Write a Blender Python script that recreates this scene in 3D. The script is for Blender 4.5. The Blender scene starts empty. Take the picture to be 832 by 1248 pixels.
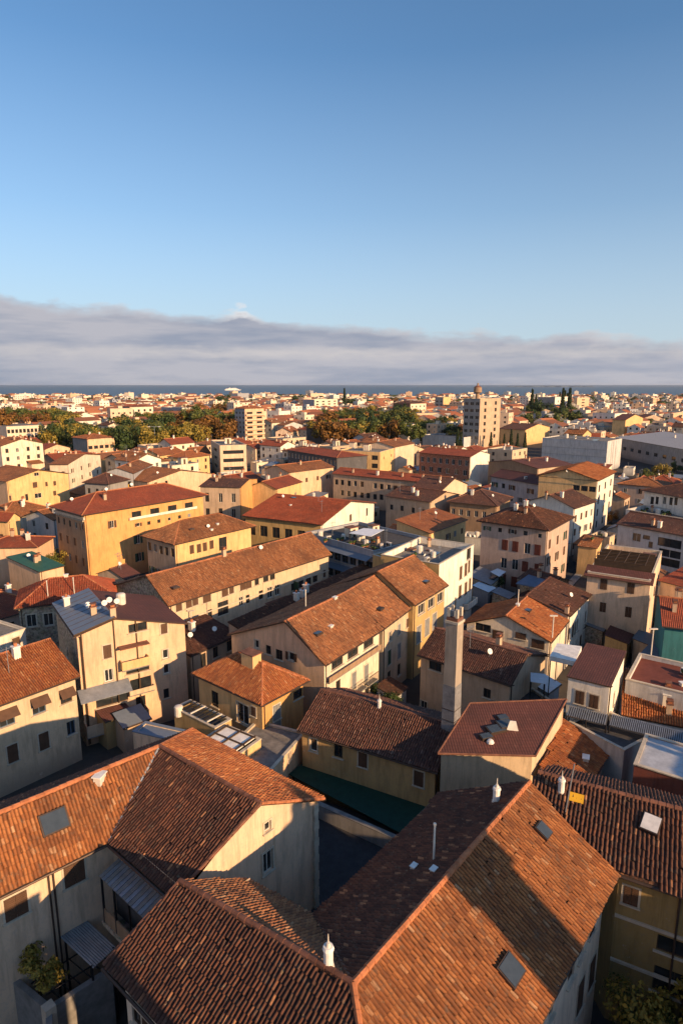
import bpy, math, random
import numpy as np
from mathutils import Matrix, Vector
RND = random.Random(7)
S = bpy.context.scene
COL = S.collection
# ------------------------------------------------------------------ camera calibration (metres, z up, camera above the origin)
F, H = 760.0, 36.0
P = math.atan(155 / F)
SUN_AZ, SUN_EL = 132.0, 18.0
def ray(px, py):
    x = (px - 416) / F; y = -(py - 624) / F
    return (x, math.cos(P) + y * math.sin(P), -math.sin(P) + y * math.cos(P))
def at(px, py, z):
    r = ray(px, py); t = (z - H) / r[2]
    return Vector((r[0] * t, r[1] * t, z))
def proj(p):
    x, y, z = p[0], p[1], p[2] - H
    d = y * math.cos(P) - z * math.sin(P); u = y * math.sin(P) + z * math.cos(P)
    return (416 + F * x / max(d, .01), 624 - F * u / max(d, .01))
# ------------------------------------------------------------------ materials
MATS = {}
def mat(name, fn):
    if name in MATS: return MATS[name]
    m = bpy.data.materials.new(name); m.use_nodes = True
    nt = m.node_tree; nt.nodes.clear()
    out = nt.nodes.new('ShaderNodeOutputMaterial'); b = nt.nodes.new('ShaderNodeBsdfPrincipled')
    nt.links.new(b.outputs[0], out.inputs[0])
    b.inputs['Specular IOR Level'].default_value = .25
    fn(nt, b); MATS[name] = m
    return m
def N(nt, t, **k):
    n = nt.nodes.new(t)
    for a, v in k.items():
        if a in n.inputs: n.inputs[a].default_value = v
        else: setattr(n, a, v)
    return n
def ramp(nt, fac, stops, interp='LINEAR'):
    r = nt.nodes.new('ShaderNodeValToRGB'); cr = r.color_ramp; cr.interpolation = interp
    while len(cr.elements) < len(stops): cr.elements.new(.5)
    for e, (p, c) in zip(cr.elements, stops): e.position = p; e.color = (*c, 1) if len(c) == 3 else c
    nt.links.new(fac, r.inputs[0]); return r.outputs[0]
def mixc(nt, fac, a, b, mode='MIX'):
    m = nt.nodes.new('ShaderNodeMix'); m.data_type = 'RGBA'; m.blend_type = mode
    for i, v in ((0, fac), (6, a), (7, b)):
        if hasattr(v, 'links'): nt.links.new(v, m.inputs[i])
        else: m.inputs[i].default_value = v if i == 0 else (*v, 1)
    return m.outputs[2]
def math2(nt, op, a, b=0.0):
    m = nt.nodes.new('ShaderNodeMath'); m.operation = op
    for i, v in ((0, a), (1, b)):
        if hasattr(v, 'links'): nt.links.new(v, m.inputs[i])
        else: m.inputs[i].default_value = v
    return m.outputs[0]
def pos(nt, sc=(1, 1, 1)):
    g = nt.nodes.new('ShaderNodeNewGeometry'); mp = nt.nodes.new('ShaderNodeMapping'); mp.inputs['Scale'].default_value = sc
    nt.links.new(g.outputs['Position'], mp.inputs['Vector']); return mp.outputs[0]
def noise(nt, vec, scale, detail=4, rough=.6):
    n = N(nt, 'ShaderNodeTexNoise'); n.inputs['Scale'].default_value = scale
    n.inputs['Detail'].default_value = detail; n.inputs['Roughness'].default_value = rough
    nt.links.new(vec, n.inputs['Vector']); return n.outputs[0]
def bump(nt, b, h, strength=.3, dist=.02):
    u = N(nt, 'ShaderNodeBump'); u.inputs['Strength'].default_value = strength; u.inputs['Distance'].default_value = dist
    nt.links.new(h, u.inputs['Height']); nt.links.new(u.outputs[0], b.inputs['Normal'])
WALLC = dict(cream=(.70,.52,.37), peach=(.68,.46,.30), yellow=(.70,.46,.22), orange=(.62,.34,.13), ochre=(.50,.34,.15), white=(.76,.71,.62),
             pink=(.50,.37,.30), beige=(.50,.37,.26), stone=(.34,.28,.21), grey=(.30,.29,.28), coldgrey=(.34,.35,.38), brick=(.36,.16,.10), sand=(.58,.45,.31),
             maroon=(.22,.07,.05), brown=(.20,.13,.09), palegrey=(.52,.52,.52), umber=(.33,.22,.14), shadedochre=(.33,.23,.095), dullyellow=(.50,.33,.15), warmwhite=(.74,.63,.49), shaftstone=(.34,.285,.23), teal=(.05,.20,.22), darkgrey=(.10,.10,.11))
def wallm(c):
    col = WALLC[c]
    def fn(nt, b):
        n1 = noise(nt, pos(nt), .35, 5); n2 = noise(nt, pos(nt, (1.6, 1.6, .28)), 1.1, 5, .7); n3 = noise(nt, pos(nt), 5, 4)
        d = tuple(x * .56 for x in col); l = tuple(min(.85, x * 1.1) for x in col)
        c1 = mixc(nt, ramp(nt, n1, [(.35, (0, 0, 0)), (.68, (1, 1, 1))]), tuple(x * .88 for x in col), l)
        c2 = mixc(nt, ramp(nt, n2, [(.47, (0, 0, 0)), (.74, (.9, .9, .9))]), c1, d)
        g = (col[0] * .55 + .05, col[1] * .6 + .05, col[2] * .7 + .06)
        c3 = mixc(nt, ramp(nt, n3, [(.52, (0, 0, 0)), (.75, (.55, .55, .55))]), c2, g)
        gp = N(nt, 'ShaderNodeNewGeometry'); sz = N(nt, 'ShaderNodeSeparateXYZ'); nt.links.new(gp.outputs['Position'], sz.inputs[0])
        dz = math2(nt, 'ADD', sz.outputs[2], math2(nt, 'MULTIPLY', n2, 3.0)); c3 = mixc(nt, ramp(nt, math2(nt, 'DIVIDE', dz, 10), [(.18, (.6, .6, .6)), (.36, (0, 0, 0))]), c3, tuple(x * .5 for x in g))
        n5 = noise(nt, pos(nt, (3.5, 3.5, .12)), 1.3, 3, .6); c3 = mixc(nt, ramp(nt, n5, [(.58, (0, 0, 0)), (.72, (.5, .5, .5))]), c3, d)
        n6 = noise(nt, pos(nt), .9, 8, .75); c3 = mixc(nt, ramp(nt, n6, [(.63, (0, 0, 0)), (.65, (.6, .6, .6))]), c3, tuple(min(.8, x * .6 + .18) for x in col))
        nt.links.new(c3, b.inputs['Base Color']); b.inputs['Roughness'].default_value = .92
        bump(nt, b, n3, .35, .02)
    if c in ('stone', 'brick'):
        def fn(nt, b, fn0=fn):
            v = N(nt, 'ShaderNodeTexVoronoi'); v.inputs['Scale'].default_value = 3.2; nt.links.new(pos(nt, (1, 1, 1.9)), v.inputs['Vector'])
            n3 = noise(nt, pos(nt), 3, 5)
            c1 = mixc(nt, ramp(nt, v.outputs['Distance'], [(.25, (0, 0, 0)), (.6, (1, 1, 1))]), col, tuple(x * .6 for x in col))
            c2 = mixc(nt, .3, c1, v.outputs['Color'], 'MULTIPLY'); c3 = mixc(nt, ramp(nt, n3, [(.4, (0, 0, 0)), (.65, (1, 1, 1))]), c2, tuple(min(.8, x * 1.5) for x in col))
            nt.links.new(c3, b.inputs['Base Color']); b.inputs['Roughness'].default_value = .95; bump(nt, b, v.outputs['Distance'], .5, .05)
    return mat('plaster_' + c, fn)
TILEC = dict(  # four fired clay tones each
    terra=[(.34,.122,.042), (.46,.185,.066), (.19,.075,.034), (.56,.32,.17)],
    orange=[(.40,.13,.045), (.50,.19,.065), (.28,.085,.035), (.62,.31,.14)],
    red=[(.30,.07,.035), (.36,.09,.045), (.25,.06,.03), (.42,.13,.06)],
    brown=[(.105,.045,.030), (.165,.068,.040), (.065,.032,.024), (.42,.20,.10)],  # doubles for slopes out of the sun, shade worked into the tone
    dark=[(.11,.05,.038), (.16,.07,.048), (.08,.04,.032), (.27,.15,.11)],
    old=[(.33,.13,.055), (.44,.195,.085), (.19,.085,.05), (.52,.30,.16)],
    maroon=[(.125,.05,.042), (.14,.055,.045), (.11,.045,.038), (.17,.075,.06)])
def tilem(c, flat=False):
    cs = TILEC[c]
    def fn(nt, b):
        uv = N(nt, 'ShaderNodeUVMap'); fl = N(nt, 'ShaderNodeVectorMath', operation='FLOOR'); nt.links.new(uv.outputs[0], fl.inputs[0])
        wn = N(nt, 'ShaderNodeTexWhiteNoise'); wn.noise_dimensions = '2D'; nt.links.new(fl.outputs[0], wn.inputs['Vector'])
        md = lambda a, b, t: tuple(a[i] + (b[i] - a[i]) * t for i in range(3))
        c1 = ramp(nt, wn.outputs['Value'], [(0, md(cs[2], cs[0], .35)), (.3, cs[0]), (.7, md(cs[0], cs[1], .75)), (.95, cs[1]), (.985, cs[3])])
        sp = N(nt, 'ShaderNodeSeparateXYZ'); nt.links.new(uv.outputs[0], sp.inputs[0])
        fx = math2(nt, 'FRACT', sp.outputs[0]); fy = math2(nt, 'FRACT', sp.outputs[1]); dkc = tuple(x * .38 for x in cs[2])  # dirt tone that also paints shade into the pans and course edges
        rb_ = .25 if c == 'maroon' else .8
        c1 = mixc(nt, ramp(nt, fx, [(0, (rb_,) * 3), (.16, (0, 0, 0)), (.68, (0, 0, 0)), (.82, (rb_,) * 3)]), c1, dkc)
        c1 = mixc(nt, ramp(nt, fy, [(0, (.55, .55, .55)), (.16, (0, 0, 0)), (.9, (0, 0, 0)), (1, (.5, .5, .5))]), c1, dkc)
        n1 = noise(nt, pos(nt), .32, 6, .7); n2 = noise(nt, pos(nt), 2.6, 5, .7); n3 = noise(nt, pos(nt), 7, 3, .7)
        c1 = mixc(nt, ramp(nt, n3, [(.45, (0, 0, 0)), (.72, (.6, .6, .6))]), c1, cs[2]); dk = tuple(x * .42 + .012 for x in cs[2]); grey = (.13, .11, .085)
        c2 = mixc(nt, ramp(nt, n1, [(.42, (0, 0, 0)), (.72, (.7, .7, .7))]), c1, dk)
        c3 = mixc(nt, ramp(nt, n2, [(.55, (0, 0, 0)), (.74, (.75, .75, .75))]), c2, grey if c != 'maroon' else dk)
        n4 = noise(nt, pos(nt), 3.6, 6, .75)
        if c != 'maroon': c3 = mixc(nt, ramp(nt, n4, [(.60, (0, 0, 0)), (.70, (.6, .6, .6))]), c3, (.27, .22, .14))
        nt.links.new(c3, b.inputs['Base Color']); b.inputs['Roughness'].default_value = .85
        if flat:
            s = math2(nt, 'SINE', math2(nt, 'MULTIPLY', sp.outputs[0], 2 * math.pi)); r = math2(nt, 'FRACT', sp.outputs[1])
            h = math2(nt, 'ADD', math2(nt, 'MULTIPLY', s, .6), math2(nt, 'MULTIPLY', r, .45))
            bump(nt, b, math2(nt, 'ADD', h, math2(nt, 'MULTIPLY', wn.outputs['Value'], .6)), .3 if c == 'maroon' else .85, .05)
        else: bump(nt, b, n2, .3, .02)
    return mat('clay_tiles_' + c + ('_bumped' if flat else ''), fn)
def plain(name, col, rough=.6, metal=0, spec=.3, var=.25, emit=None):
    def fn(nt, b):
        n = noise(nt, pos(nt), 1.7, 5, .65)
        nt.links.new(mixc(nt, ramp(nt, n, [(.3, (0, 0, 0)), (.7, (1, 1, 1))]), tuple(x * (1 - var) for x in col), tuple(min(.95, x * (1 + var * .5)) for x in col)), b.inputs['Base Color'])
        b.inputs['Roughness'].default_value = rough; b.inputs['Metallic'].default_value = metal; b.inputs['Specular IOR Level'].default_value = spec
        bump(nt, b, n, .15, .02)
    return mat(name, fn)
GLASS = plain('window_glass', (.025, .03, .035), .08, 0, .6, .4)
GLASSL = plain('sky_glass', (.05, .065, .08), .04, 0, .8, .2)
TRIM = plain('stone_trim', (.52, .46, .37), .9)
PALE = plain('pale_frame', (.62, .58, .52), .7)
WOOD = plain('dark_wood', (.07, .045, .03), .75)
REDWOOD = plain('red_shutter', (.16, .045, .03), .7)
GREENW = plain('green_shutter', (.035, .08, .05), .7)
GREYW = plain('grey_shutter', (.22, .23, .24), .7)
BROWNW = plain('brown_shutter', (.10, .055, .035), .75)
GUT = plain('gutter_metal', (.085, .06, .05), .5, .4)
ZINC = plain('zinc_sheet', (.28, .31, .35), .5, .5)
BLUEROOF = plain('blue_grey_sheet', (.16, .20, .26), .6, .1, .3, .12)
WHITEM = plain('white_paint', (.80, .78, .74), .5)
FLATR = plain('flat_roof_felt', (.20, .19, .18), .95, var=.4)
FLATD = plain('dark_roof_felt', (.07, .07, .075), .95, var=.4)
CAP = plain('ridge_tile_clay', (.42, .16, .075), .85, var=.45)
CAPD = plain('ridge_tile_dark', (.20, .09, .06), .85, var=.5)
IRON = plain('black_iron', (.03, .03, .035), .5, .5)
TARPG = plain('green_tarp', (.008, .048, .036), .65, var=.3)
TARPW = plain('white_tarp', (.70, .74, .80), .6, var=.15)
TARPB = plain('blue_sheet', (.10, .16, .25), .5)
YEL = plain('yellow_panel', (.75, .42, .03), .5, var=.1)
CONC = plain('concrete', (.22, .215, .21), .95, var=.35)
ASPH = plain('court_asphalt', (.045, .045, .05), .95, var=.3)
BARK = plain('bark', (.07, .05, .035), .95)
GREENROOF = plain('green_sheet', (.03, .11, .08), .6)
WINMAT = {'plain': PALE, 'brown': BROWNW, 'dark': WOOD}
# ------------------------------------------------------------------ mesh builder
class MB:
    def __init__(s): s.v = []; s.f = []; s.m = []; s.uv = []; s.mats = []; s.blocks = []
    def mi(s, m):
        if m not in s.mats: s.mats.append(m)
        return s.mats.index(m)
    def poly(s, pts, m, uvs=None):
        i = len(s.v); s.v += [tuple(p) for p in pts]; s.f.append(tuple(range(i, i + len(pts)))); s.m.append(s.mi(m))
        s.uv += uvs if uvs else [(0, 0)] * len(pts)
    def box(s, c, sz, m, rot=0, top=None):   # c = centre of the base; optional top scale
        hx, hy = sz[0] / 2, sz[1] / 2; t = top if top is not None else 1; ca, sa = math.cos(rot), math.sin(rot)
        def q(x, y, z): return (c[0] + x * ca - y * sa, c[1] + x * sa + y * ca, c[2] + z)
        a = [q(-hx, -hy, 0), q(hx, -hy, 0), q(hx, hy, 0), q(-hx, hy, 0)]
        b = [q(-hx * t, -hy * t, sz[2]), q(hx * t, -hy * t, sz[2]), q(hx * t, hy * t, sz[2]), q(-hx * t, hy * t, sz[2])]
        s.hexa(a, b, m)
    def hexa(s, a, b, m):
        n = len(a); s.poly(list(reversed(a)), m); s.poly(b, m)
        for i in range(n):
            j = (i + 1) % n; s.poly([a[i], a[j], b[j], b[i]], m)
    def tube(s, a, b, r, m, n=8, r2=None, cap=True):
        a, b = Vector(a), Vector(b); d = (b - a).normalized(); u = d.orthogonal().normalized(); w = d.cross(u); r2 = r if r2 is None else r2
        A = [a + (u * math.cos(t) + w * math.sin(t)) * r for t in [2 * math.pi * i / n for i in range(n)]]
        B = [b + (u * math.cos(t) + w * math.sin(t)) * r2 for t in [2 * math.pi * i / n for i in range(n)]]
        for i in range(n):
            j = (i + 1) % n; s.poly([A[i], A[j], B[j], B[i]], m)
        if cap: s.poly(list(reversed(A)), m); s.poly(B, m)
    def dome(s, c, r, m, n=10, k=4, zs=1.0, ax=None):
        c = Vector(c); ax = Vector(ax or (0, 0, 1)).normalized(); u = ax.orthogonal().normalized(); w = ax.cross(u)
        rings = [[c + (u * math.cos(t) + w * math.sin(t)) * r * math.cos(p) + ax * r * zs * math.sin(p) for t in [2 * math.pi * i / n for i in range(n)]] for p in [math.pi / 2 * q / k for q in range(k + 1)]]
        for A, B in zip(rings, rings[1:]):
            for i in range(n): j = (i + 1) % n; s.poly([A[i], A[j], B[j], B[i]], m)
        s.poly(list(reversed(rings[0])), m)
    def build(s, name, parent=None, loc=None):
        me = bpy.data.meshes.new(name)
        nv = len(s.v); V = np.array(s.v, dtype=np.float32).reshape(-1, 3)
        cnt = np.array([len(f) for f in s.f], dtype=np.int32); li = np.array([i for f in s.f for i in f], dtype=np.int32)
        mi = np.array(s.m, dtype=np.int32); UV = np.array(s.uv, dtype=np.float32).reshape(-1, 2)
        for (bv, bq, bm, bu) in s.blocks:      # quads given as arrays
            li = np.concatenate([li, (bq + len(V)).ravel()]); cnt = np.concatenate([cnt, np.full(len(bq), 4, np.int32)])
            mi = np.concatenate([mi, np.full(len(bq), bm, np.int32)]); UV = np.concatenate([UV, bu]); V = np.concatenate([V, bv])
        me.vertices.add(len(V)); me.vertices.foreach_set('co', V.ravel().astype(np.float32))
        me.loops.add(len(li)); me.loops.foreach_set('vertex_index', li.astype(np.int32))
        me.polygons.add(len(cnt)); me.polygons.foreach_set('loop_start', np.concatenate([[0], np.cumsum(cnt)[:-1]]).astype(np.int32))
        me.polygons.foreach_set('loop_total', cnt); me.polygons.foreach_set('material_index', mi)
        ul = me.uv_layers.new(name='UVMap'); ul.data.foreach_set('uv', UV.ravel().astype(np.float32))
        for m in s.mats: me.materials.append(m)
        me.update(calc_edges=True)
        o = bpy.data.objects.new(name, me); COL.objects.link(o)
        if parent: o.parent = parent
        if loc is not None: o.location = loc
        return o
def put(mesh, name, parent, loc=(0, 0, 0), rz=0):
    o = bpy.data.objects.new(name, mesh); COL.objects.link(o); o.parent = parent; o.location = loc; o.rotation_euler = (0, 0, rz); return o
def empty(name, loc, rz=0):
    o = bpy.data.objects.new(name, None); COL.objects.link(o); o.location = loc; o.rotation_euler = (0, 0, rz); o.empty_display_size = .5; return o
def tag(o, label=None, cat=None, group=None, kind=None):
    if label: o['label'] = label
    if cat: o['category'] = cat
    if group: o['group'] = group
    if kind: o['kind'] = kind
    return o
# ------------------------------------------------------------------ clay tiles
PER, CRS = .205, .38
def inside(poly, X, Y):
    r = np.zeros(X.shape, bool); n = len(poly)
    for i in range(n):
        x1, y1 = poly[i]; x2, y2 = poly[(i + 1) % n]
        if y1 == y2: continue
        c = ((y1 > Y) != (y2 > Y)) & (X < (x2 - x1) * (Y - y1) / (y2 - y1) + x1); r ^= c
    return r
def roof_face(mb, pts, m, near, th=.12, m2=None, seed=0, trim=None, per=PER, crs=CRS):
    """one planar roof face: slab of real thickness, and real barrel tiles laid on it when near"""
    p = [Vector(q) for q in pts]
    n = Vector((0, 0, 0))
    for i in range(len(p)): n += (p[i] - p[0]).cross(p[(i + 1) % len(p)] - p[0])
    n.normalize()
    if n.z < 0: n = -n; p.reverse()
    dn = Vector((n.x, n.y, 0)); dn = dn.normalized() if dn.length > 1e-4 else Vector((0, -1, 0))
    s = Vector((-dn.y, dn.x, 0)); t = s.cross(n); t = t if t.z < 0 else -t
    o = p[0]; uv = [((q - o).dot(s), (q - o).dot(t)) for q in p]
    k = seed * 37.0
    mb.poly(p, m, [(a / per + k, b / crs + k) for a, b in uv])
    lo = [q - Vector((0, 0, th)) for q in p]; mb.poly(list(reversed(lo)), trim or WOOD)
    for i in range(len(p)):
        j = (i + 1) % len(p); mb.poly([lo[i], lo[j], p[j], p[i]], trim or WOOD)
    if not near: return
    us = [a for a, b in uv]; vs = [b for a, b in uv]
    cols = np.arange(math.floor(min(us) / per), math.ceil(max(us) / per)); rows = np.arange(math.floor(min(vs) / crs), math.ceil(max(vs) / crs))
    C, R = np.meshgrid(cols, rows); C = C.ravel(); R = R.ravel()
    ok = inside(uv, (C + .5) * per, (R + .5) * crs); C = C[ok]; R = R[ok]
    if not len(C): return
    rng = np.random.RandomState(seed + 11); k2 = len(C)
    fx = np.array([.10, .30, .5, .70, .90, 1.10]); fz = np.array([.002, .058, .088, .058, .002, .002])
    ju = rng.uniform(-.016, .016, k2); jz = rng.uniform(-.008, .02, k2); jr = rng.uniform(-.022, .022, k2); jt = rng.uniform(-.035, .035, k2); sl = rng.rand(k2) < .025; jt = jt + sl * rng.uniform(.05, .16, k2); jr = jr + sl * rng.uniform(-.04, .04, k2); jz = jz + sl * .015
    U0 = (C[:, None] + fx[None]) * per + ju[:, None]
    A = np.zeros((k2, 12, 3)); s_, t_, n_, o_ = (np.array(q) for q in (s, t, n, o))
    for r in (0, 1):
        tt = (R + r) * crs + (.05 if r else 0) + jt; zz = fz[None] * (1.0 if r else .9) + (.034 if r else -.006) + jz[:, None] + .004
        uu = U0 + (jr[:, None] if r else -jr[:, None])
        A[:, r * 6:r * 6 + 6] = o_ + uu[..., None] * s_ + np.broadcast_to(tt[:, None], uu.shape)[..., None] * t_ + zz[..., None] * n_
    cu_, cv_ = (C + .5) * per, (R + .5) * crs; sag = .04 + .022 * np.sin(cu_ * .8 + seed) + .018 * np.sin(cv_ * 1.1 + cu_ * .35 + seed * 2) + .008 * np.sin(cu_ * 2.3 + cv_)
    A += sag[:, None, None] * n_[None, None, :]
    base = (np.arange(k2) * 12)[:, None]
    q = np.concatenate([base + np.array([i, i + 1, i + 7, i + 6]) for i in range(5)], 0)
    gx = (fx - .1) * .96 + .02; cl = []
    for i in range(5):
        qq = np.zeros((k2, 4, 2), np.float32)
        for j_, (a_, b_) in enumerate(((gx[i], .04), (gx[i + 1], .04), (gx[i + 1], .96), (gx[i], .96))): qq[:, j_, 0] = C + k + a_; qq[:, j_, 1] = R + k + b_
        cl.append(qq.reshape(-1, 2))
    cu = np.concatenate(cl, 0)
    mb.blocks.append((A.reshape(-1, 3), q, mb.mi(m), cu))
def caps(mb, a, b, m, r=.13, near=True):
    a, b = Vector(a), Vector(b); L = (b - a).length; n = max(1, int(L / .42)) if near else 1; d = (b - a) / n
    for i in range(n):
        p = a + d * i; q = a + d * (i + 1); j = Vector((0, 0, RND.uniform(-.01, .015))) if near else Vector((0, 0, 0))
        mb.tube(p + j, q + j + d * (.08 if near else 0), r * 1.05, m, 7, r * .88, cap=True)
# ------------------------------------------------------------------ windows
WC = {}
def cached(key, fn):
    if key not in WC:
        mb = MB(); fn(mb); o = mb.build(key[0]); WC[key] = o.data; bpy.data.objects.remove(o)
    return WC[key]
def window(parent, x, y, z, rz, w, h, style, lvl):
    """origin bottom middle of the opening, facing local -y; style like 'plain','brown','shut-red','open-green','dark','pale'"""
    kind, _, cname = style.partition('-')
    shm = {'red': REDWOOD, 'green': GREENW, 'grey': GREYW, 'brown': BROWNW, '': BROWNW}[cname]
    fm = {'plain': PALE, 'dark': WOOD, 'brown': BROWNW, 'pale': WHITEM, 'blue': TARPB}.get(kind, PALE)
    def frame(mb):
        t = .06 if lvl else .1; dy = .12 if lvl else -.03
        for q in (-1, 1): mb.box((q * (w / 2 - t / 2), dy, 0), (t, .06, h), fm)
        mb.box((0, dy, 0), (w - 2 * t, .06, t), fm); mb.box((0, dy, h - t), (w - 2 * t, .06, t), fm)
        if w > .7: mb.box((0, dy, t), (t * .9, .05, h - 2 * t), fm)
        if lvl > 1:                       # moulded surround proud of the wall
            s = .11
            if kind in ('plain', 'pale', 'shut', 'open'):
                for q in (-1, 1): mb.box((q * (w / 2 + s / 2), -.015, 0), (s, .05, h), TRIM)
                mb.box((0, -.015, h), (w + 2 * s, .05, s), TRIM)
        if not lvl: mb.box((0, .0, .1), (w - .2, .03, h - .2), GLASS)
    if not lvl:
        return put(cached(('window', w, h, kind, 0), frame), 'window', parent, (x, y, z), rz)
    o = put(cached(('window', w, h, kind, lvl), frame), 'window', parent, (x, y, z), rz)
    def pane(mb): mb.box((0, .15, 0), (w, .02, h), GLASS if kind != 'sky' else GLASSL)
    put(cached(('pane', w, h, lvl), pane), 'pane', o)
    if lvl > 1:
        def sill(mb): mb.box((0, -.05, -.09), (w + .3, .18, .08), TRIM)
        put(cached(('sill', w, lvl), sill), 'sill', o)
    if kind in ('shut', 'open'):
        def leaf(mb):
            ww = w / 2 - .015
            mb.box((0, 0, .02), (ww, .04, h - .04), shm)
            for i in range(int(h / .12)): mb.box((0, -.025, .06 + i * .12), (ww - .1, .03, .05), shm)
        me = cached(('shutter', w, h, cname, 1), leaf)
        if kind == 'shut':
            for q in (-1, 1): put(me, 'shutter', o, (q * w / 4, -.03, 0))
        else:
            for q in (-1, 1): put(me, 'shutter', o, (q * (w * .75 + .04), -.06, 0), q * .12)
    return o
def clip_top(cell, prof):
    """clip rectangle cell (s0,s1,z0,z1) by the piecewise-linear top profile [(s,z),...] (a function of s)"""
    s0, s1, z0, z1 = cell
    def zt(s):
        for (a, za), (b, zb) in zip(prof, prof[1:]):
            if s <= b + 1e-9: return za + (zb - za) * (s - a) / max(b - a, 1e-9)
        return prof[-1][1]
    ss = [s0] + [a for a, _ in prof if s0 < a < s1] + [s1]
    for a, b in zip(ss, ss[1:]):          # add crossings with z0,z1
        za, zb = zt(a + 1e-6), zt(b - 1e-6); c = [a]
        for lev in (z0, z1):
            if (za - lev) * (zb - lev) < 0: c.append(a + (b - a) * (lev - za) / (zb - za))
        c = sorted(c + [b])
        for p, q in zip(c, c[1:]):
            if q - p < 1e-6: continue
            zp, zq = min(z1, zt(p + 1e-7)), min(z1, zt(q - 1e-7))
            if max(zp, zq) <= z0 + 1e-5: continue
            yield [(p, z0), (q, z0), (q, max(zq, z0)), (p, max(zp, z0))]
def wall_face(mb, prof, z0, ops, m, to3, inward, depth=.2):
    """one facade with real openings; prof top profile; ops (s,z,w,h) bottom middle"""
    s0, s1 = prof[0][0], prof[-1][0]
    xs = sorted({s0, s1} | {v for o in ops for v in (o[0] - o[2] / 2, o[0] + o[2] / 2)}); zm = max(z for _, z in prof)
    zs = sorted({z0, zm} | {v for o in ops for v in (o[1], o[1] + o[3])})
    xs = [x for x in xs if s0 <= x <= s1]; zs = [z for z in zs if z0 <= z <= zm]
    for a, b in zip(xs, xs[1:]):
        for c, d in zip(zs, zs[1:]):
            mx, mz = (a + b) / 2, (c + d) / 2
            if any(abs(mx - o[0]) < o[2] / 2 and o[1] < mz < o[1] + o[3] for o in ops): continue
            for q in clip_top((a, b, c, d), prof): mb.poly([to3(s, z) for s, z in q], m)
    iv = Vector(inward) * depth
    for o in ops:
        a, b, c, d = o[0] - o[2] / 2, o[0] + o[2] / 2, o[1], o[1] + o[3]
        r = [Vector(to3(a, c)), Vector(to3(b, c)), Vector(to3(b, d)), Vector(to3(a, d))]
        for i in range(4): j = (i + 1) % 4; mb.poly([r[i], r[i] + iv, r[j] + iv, r[j]], m)
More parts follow.
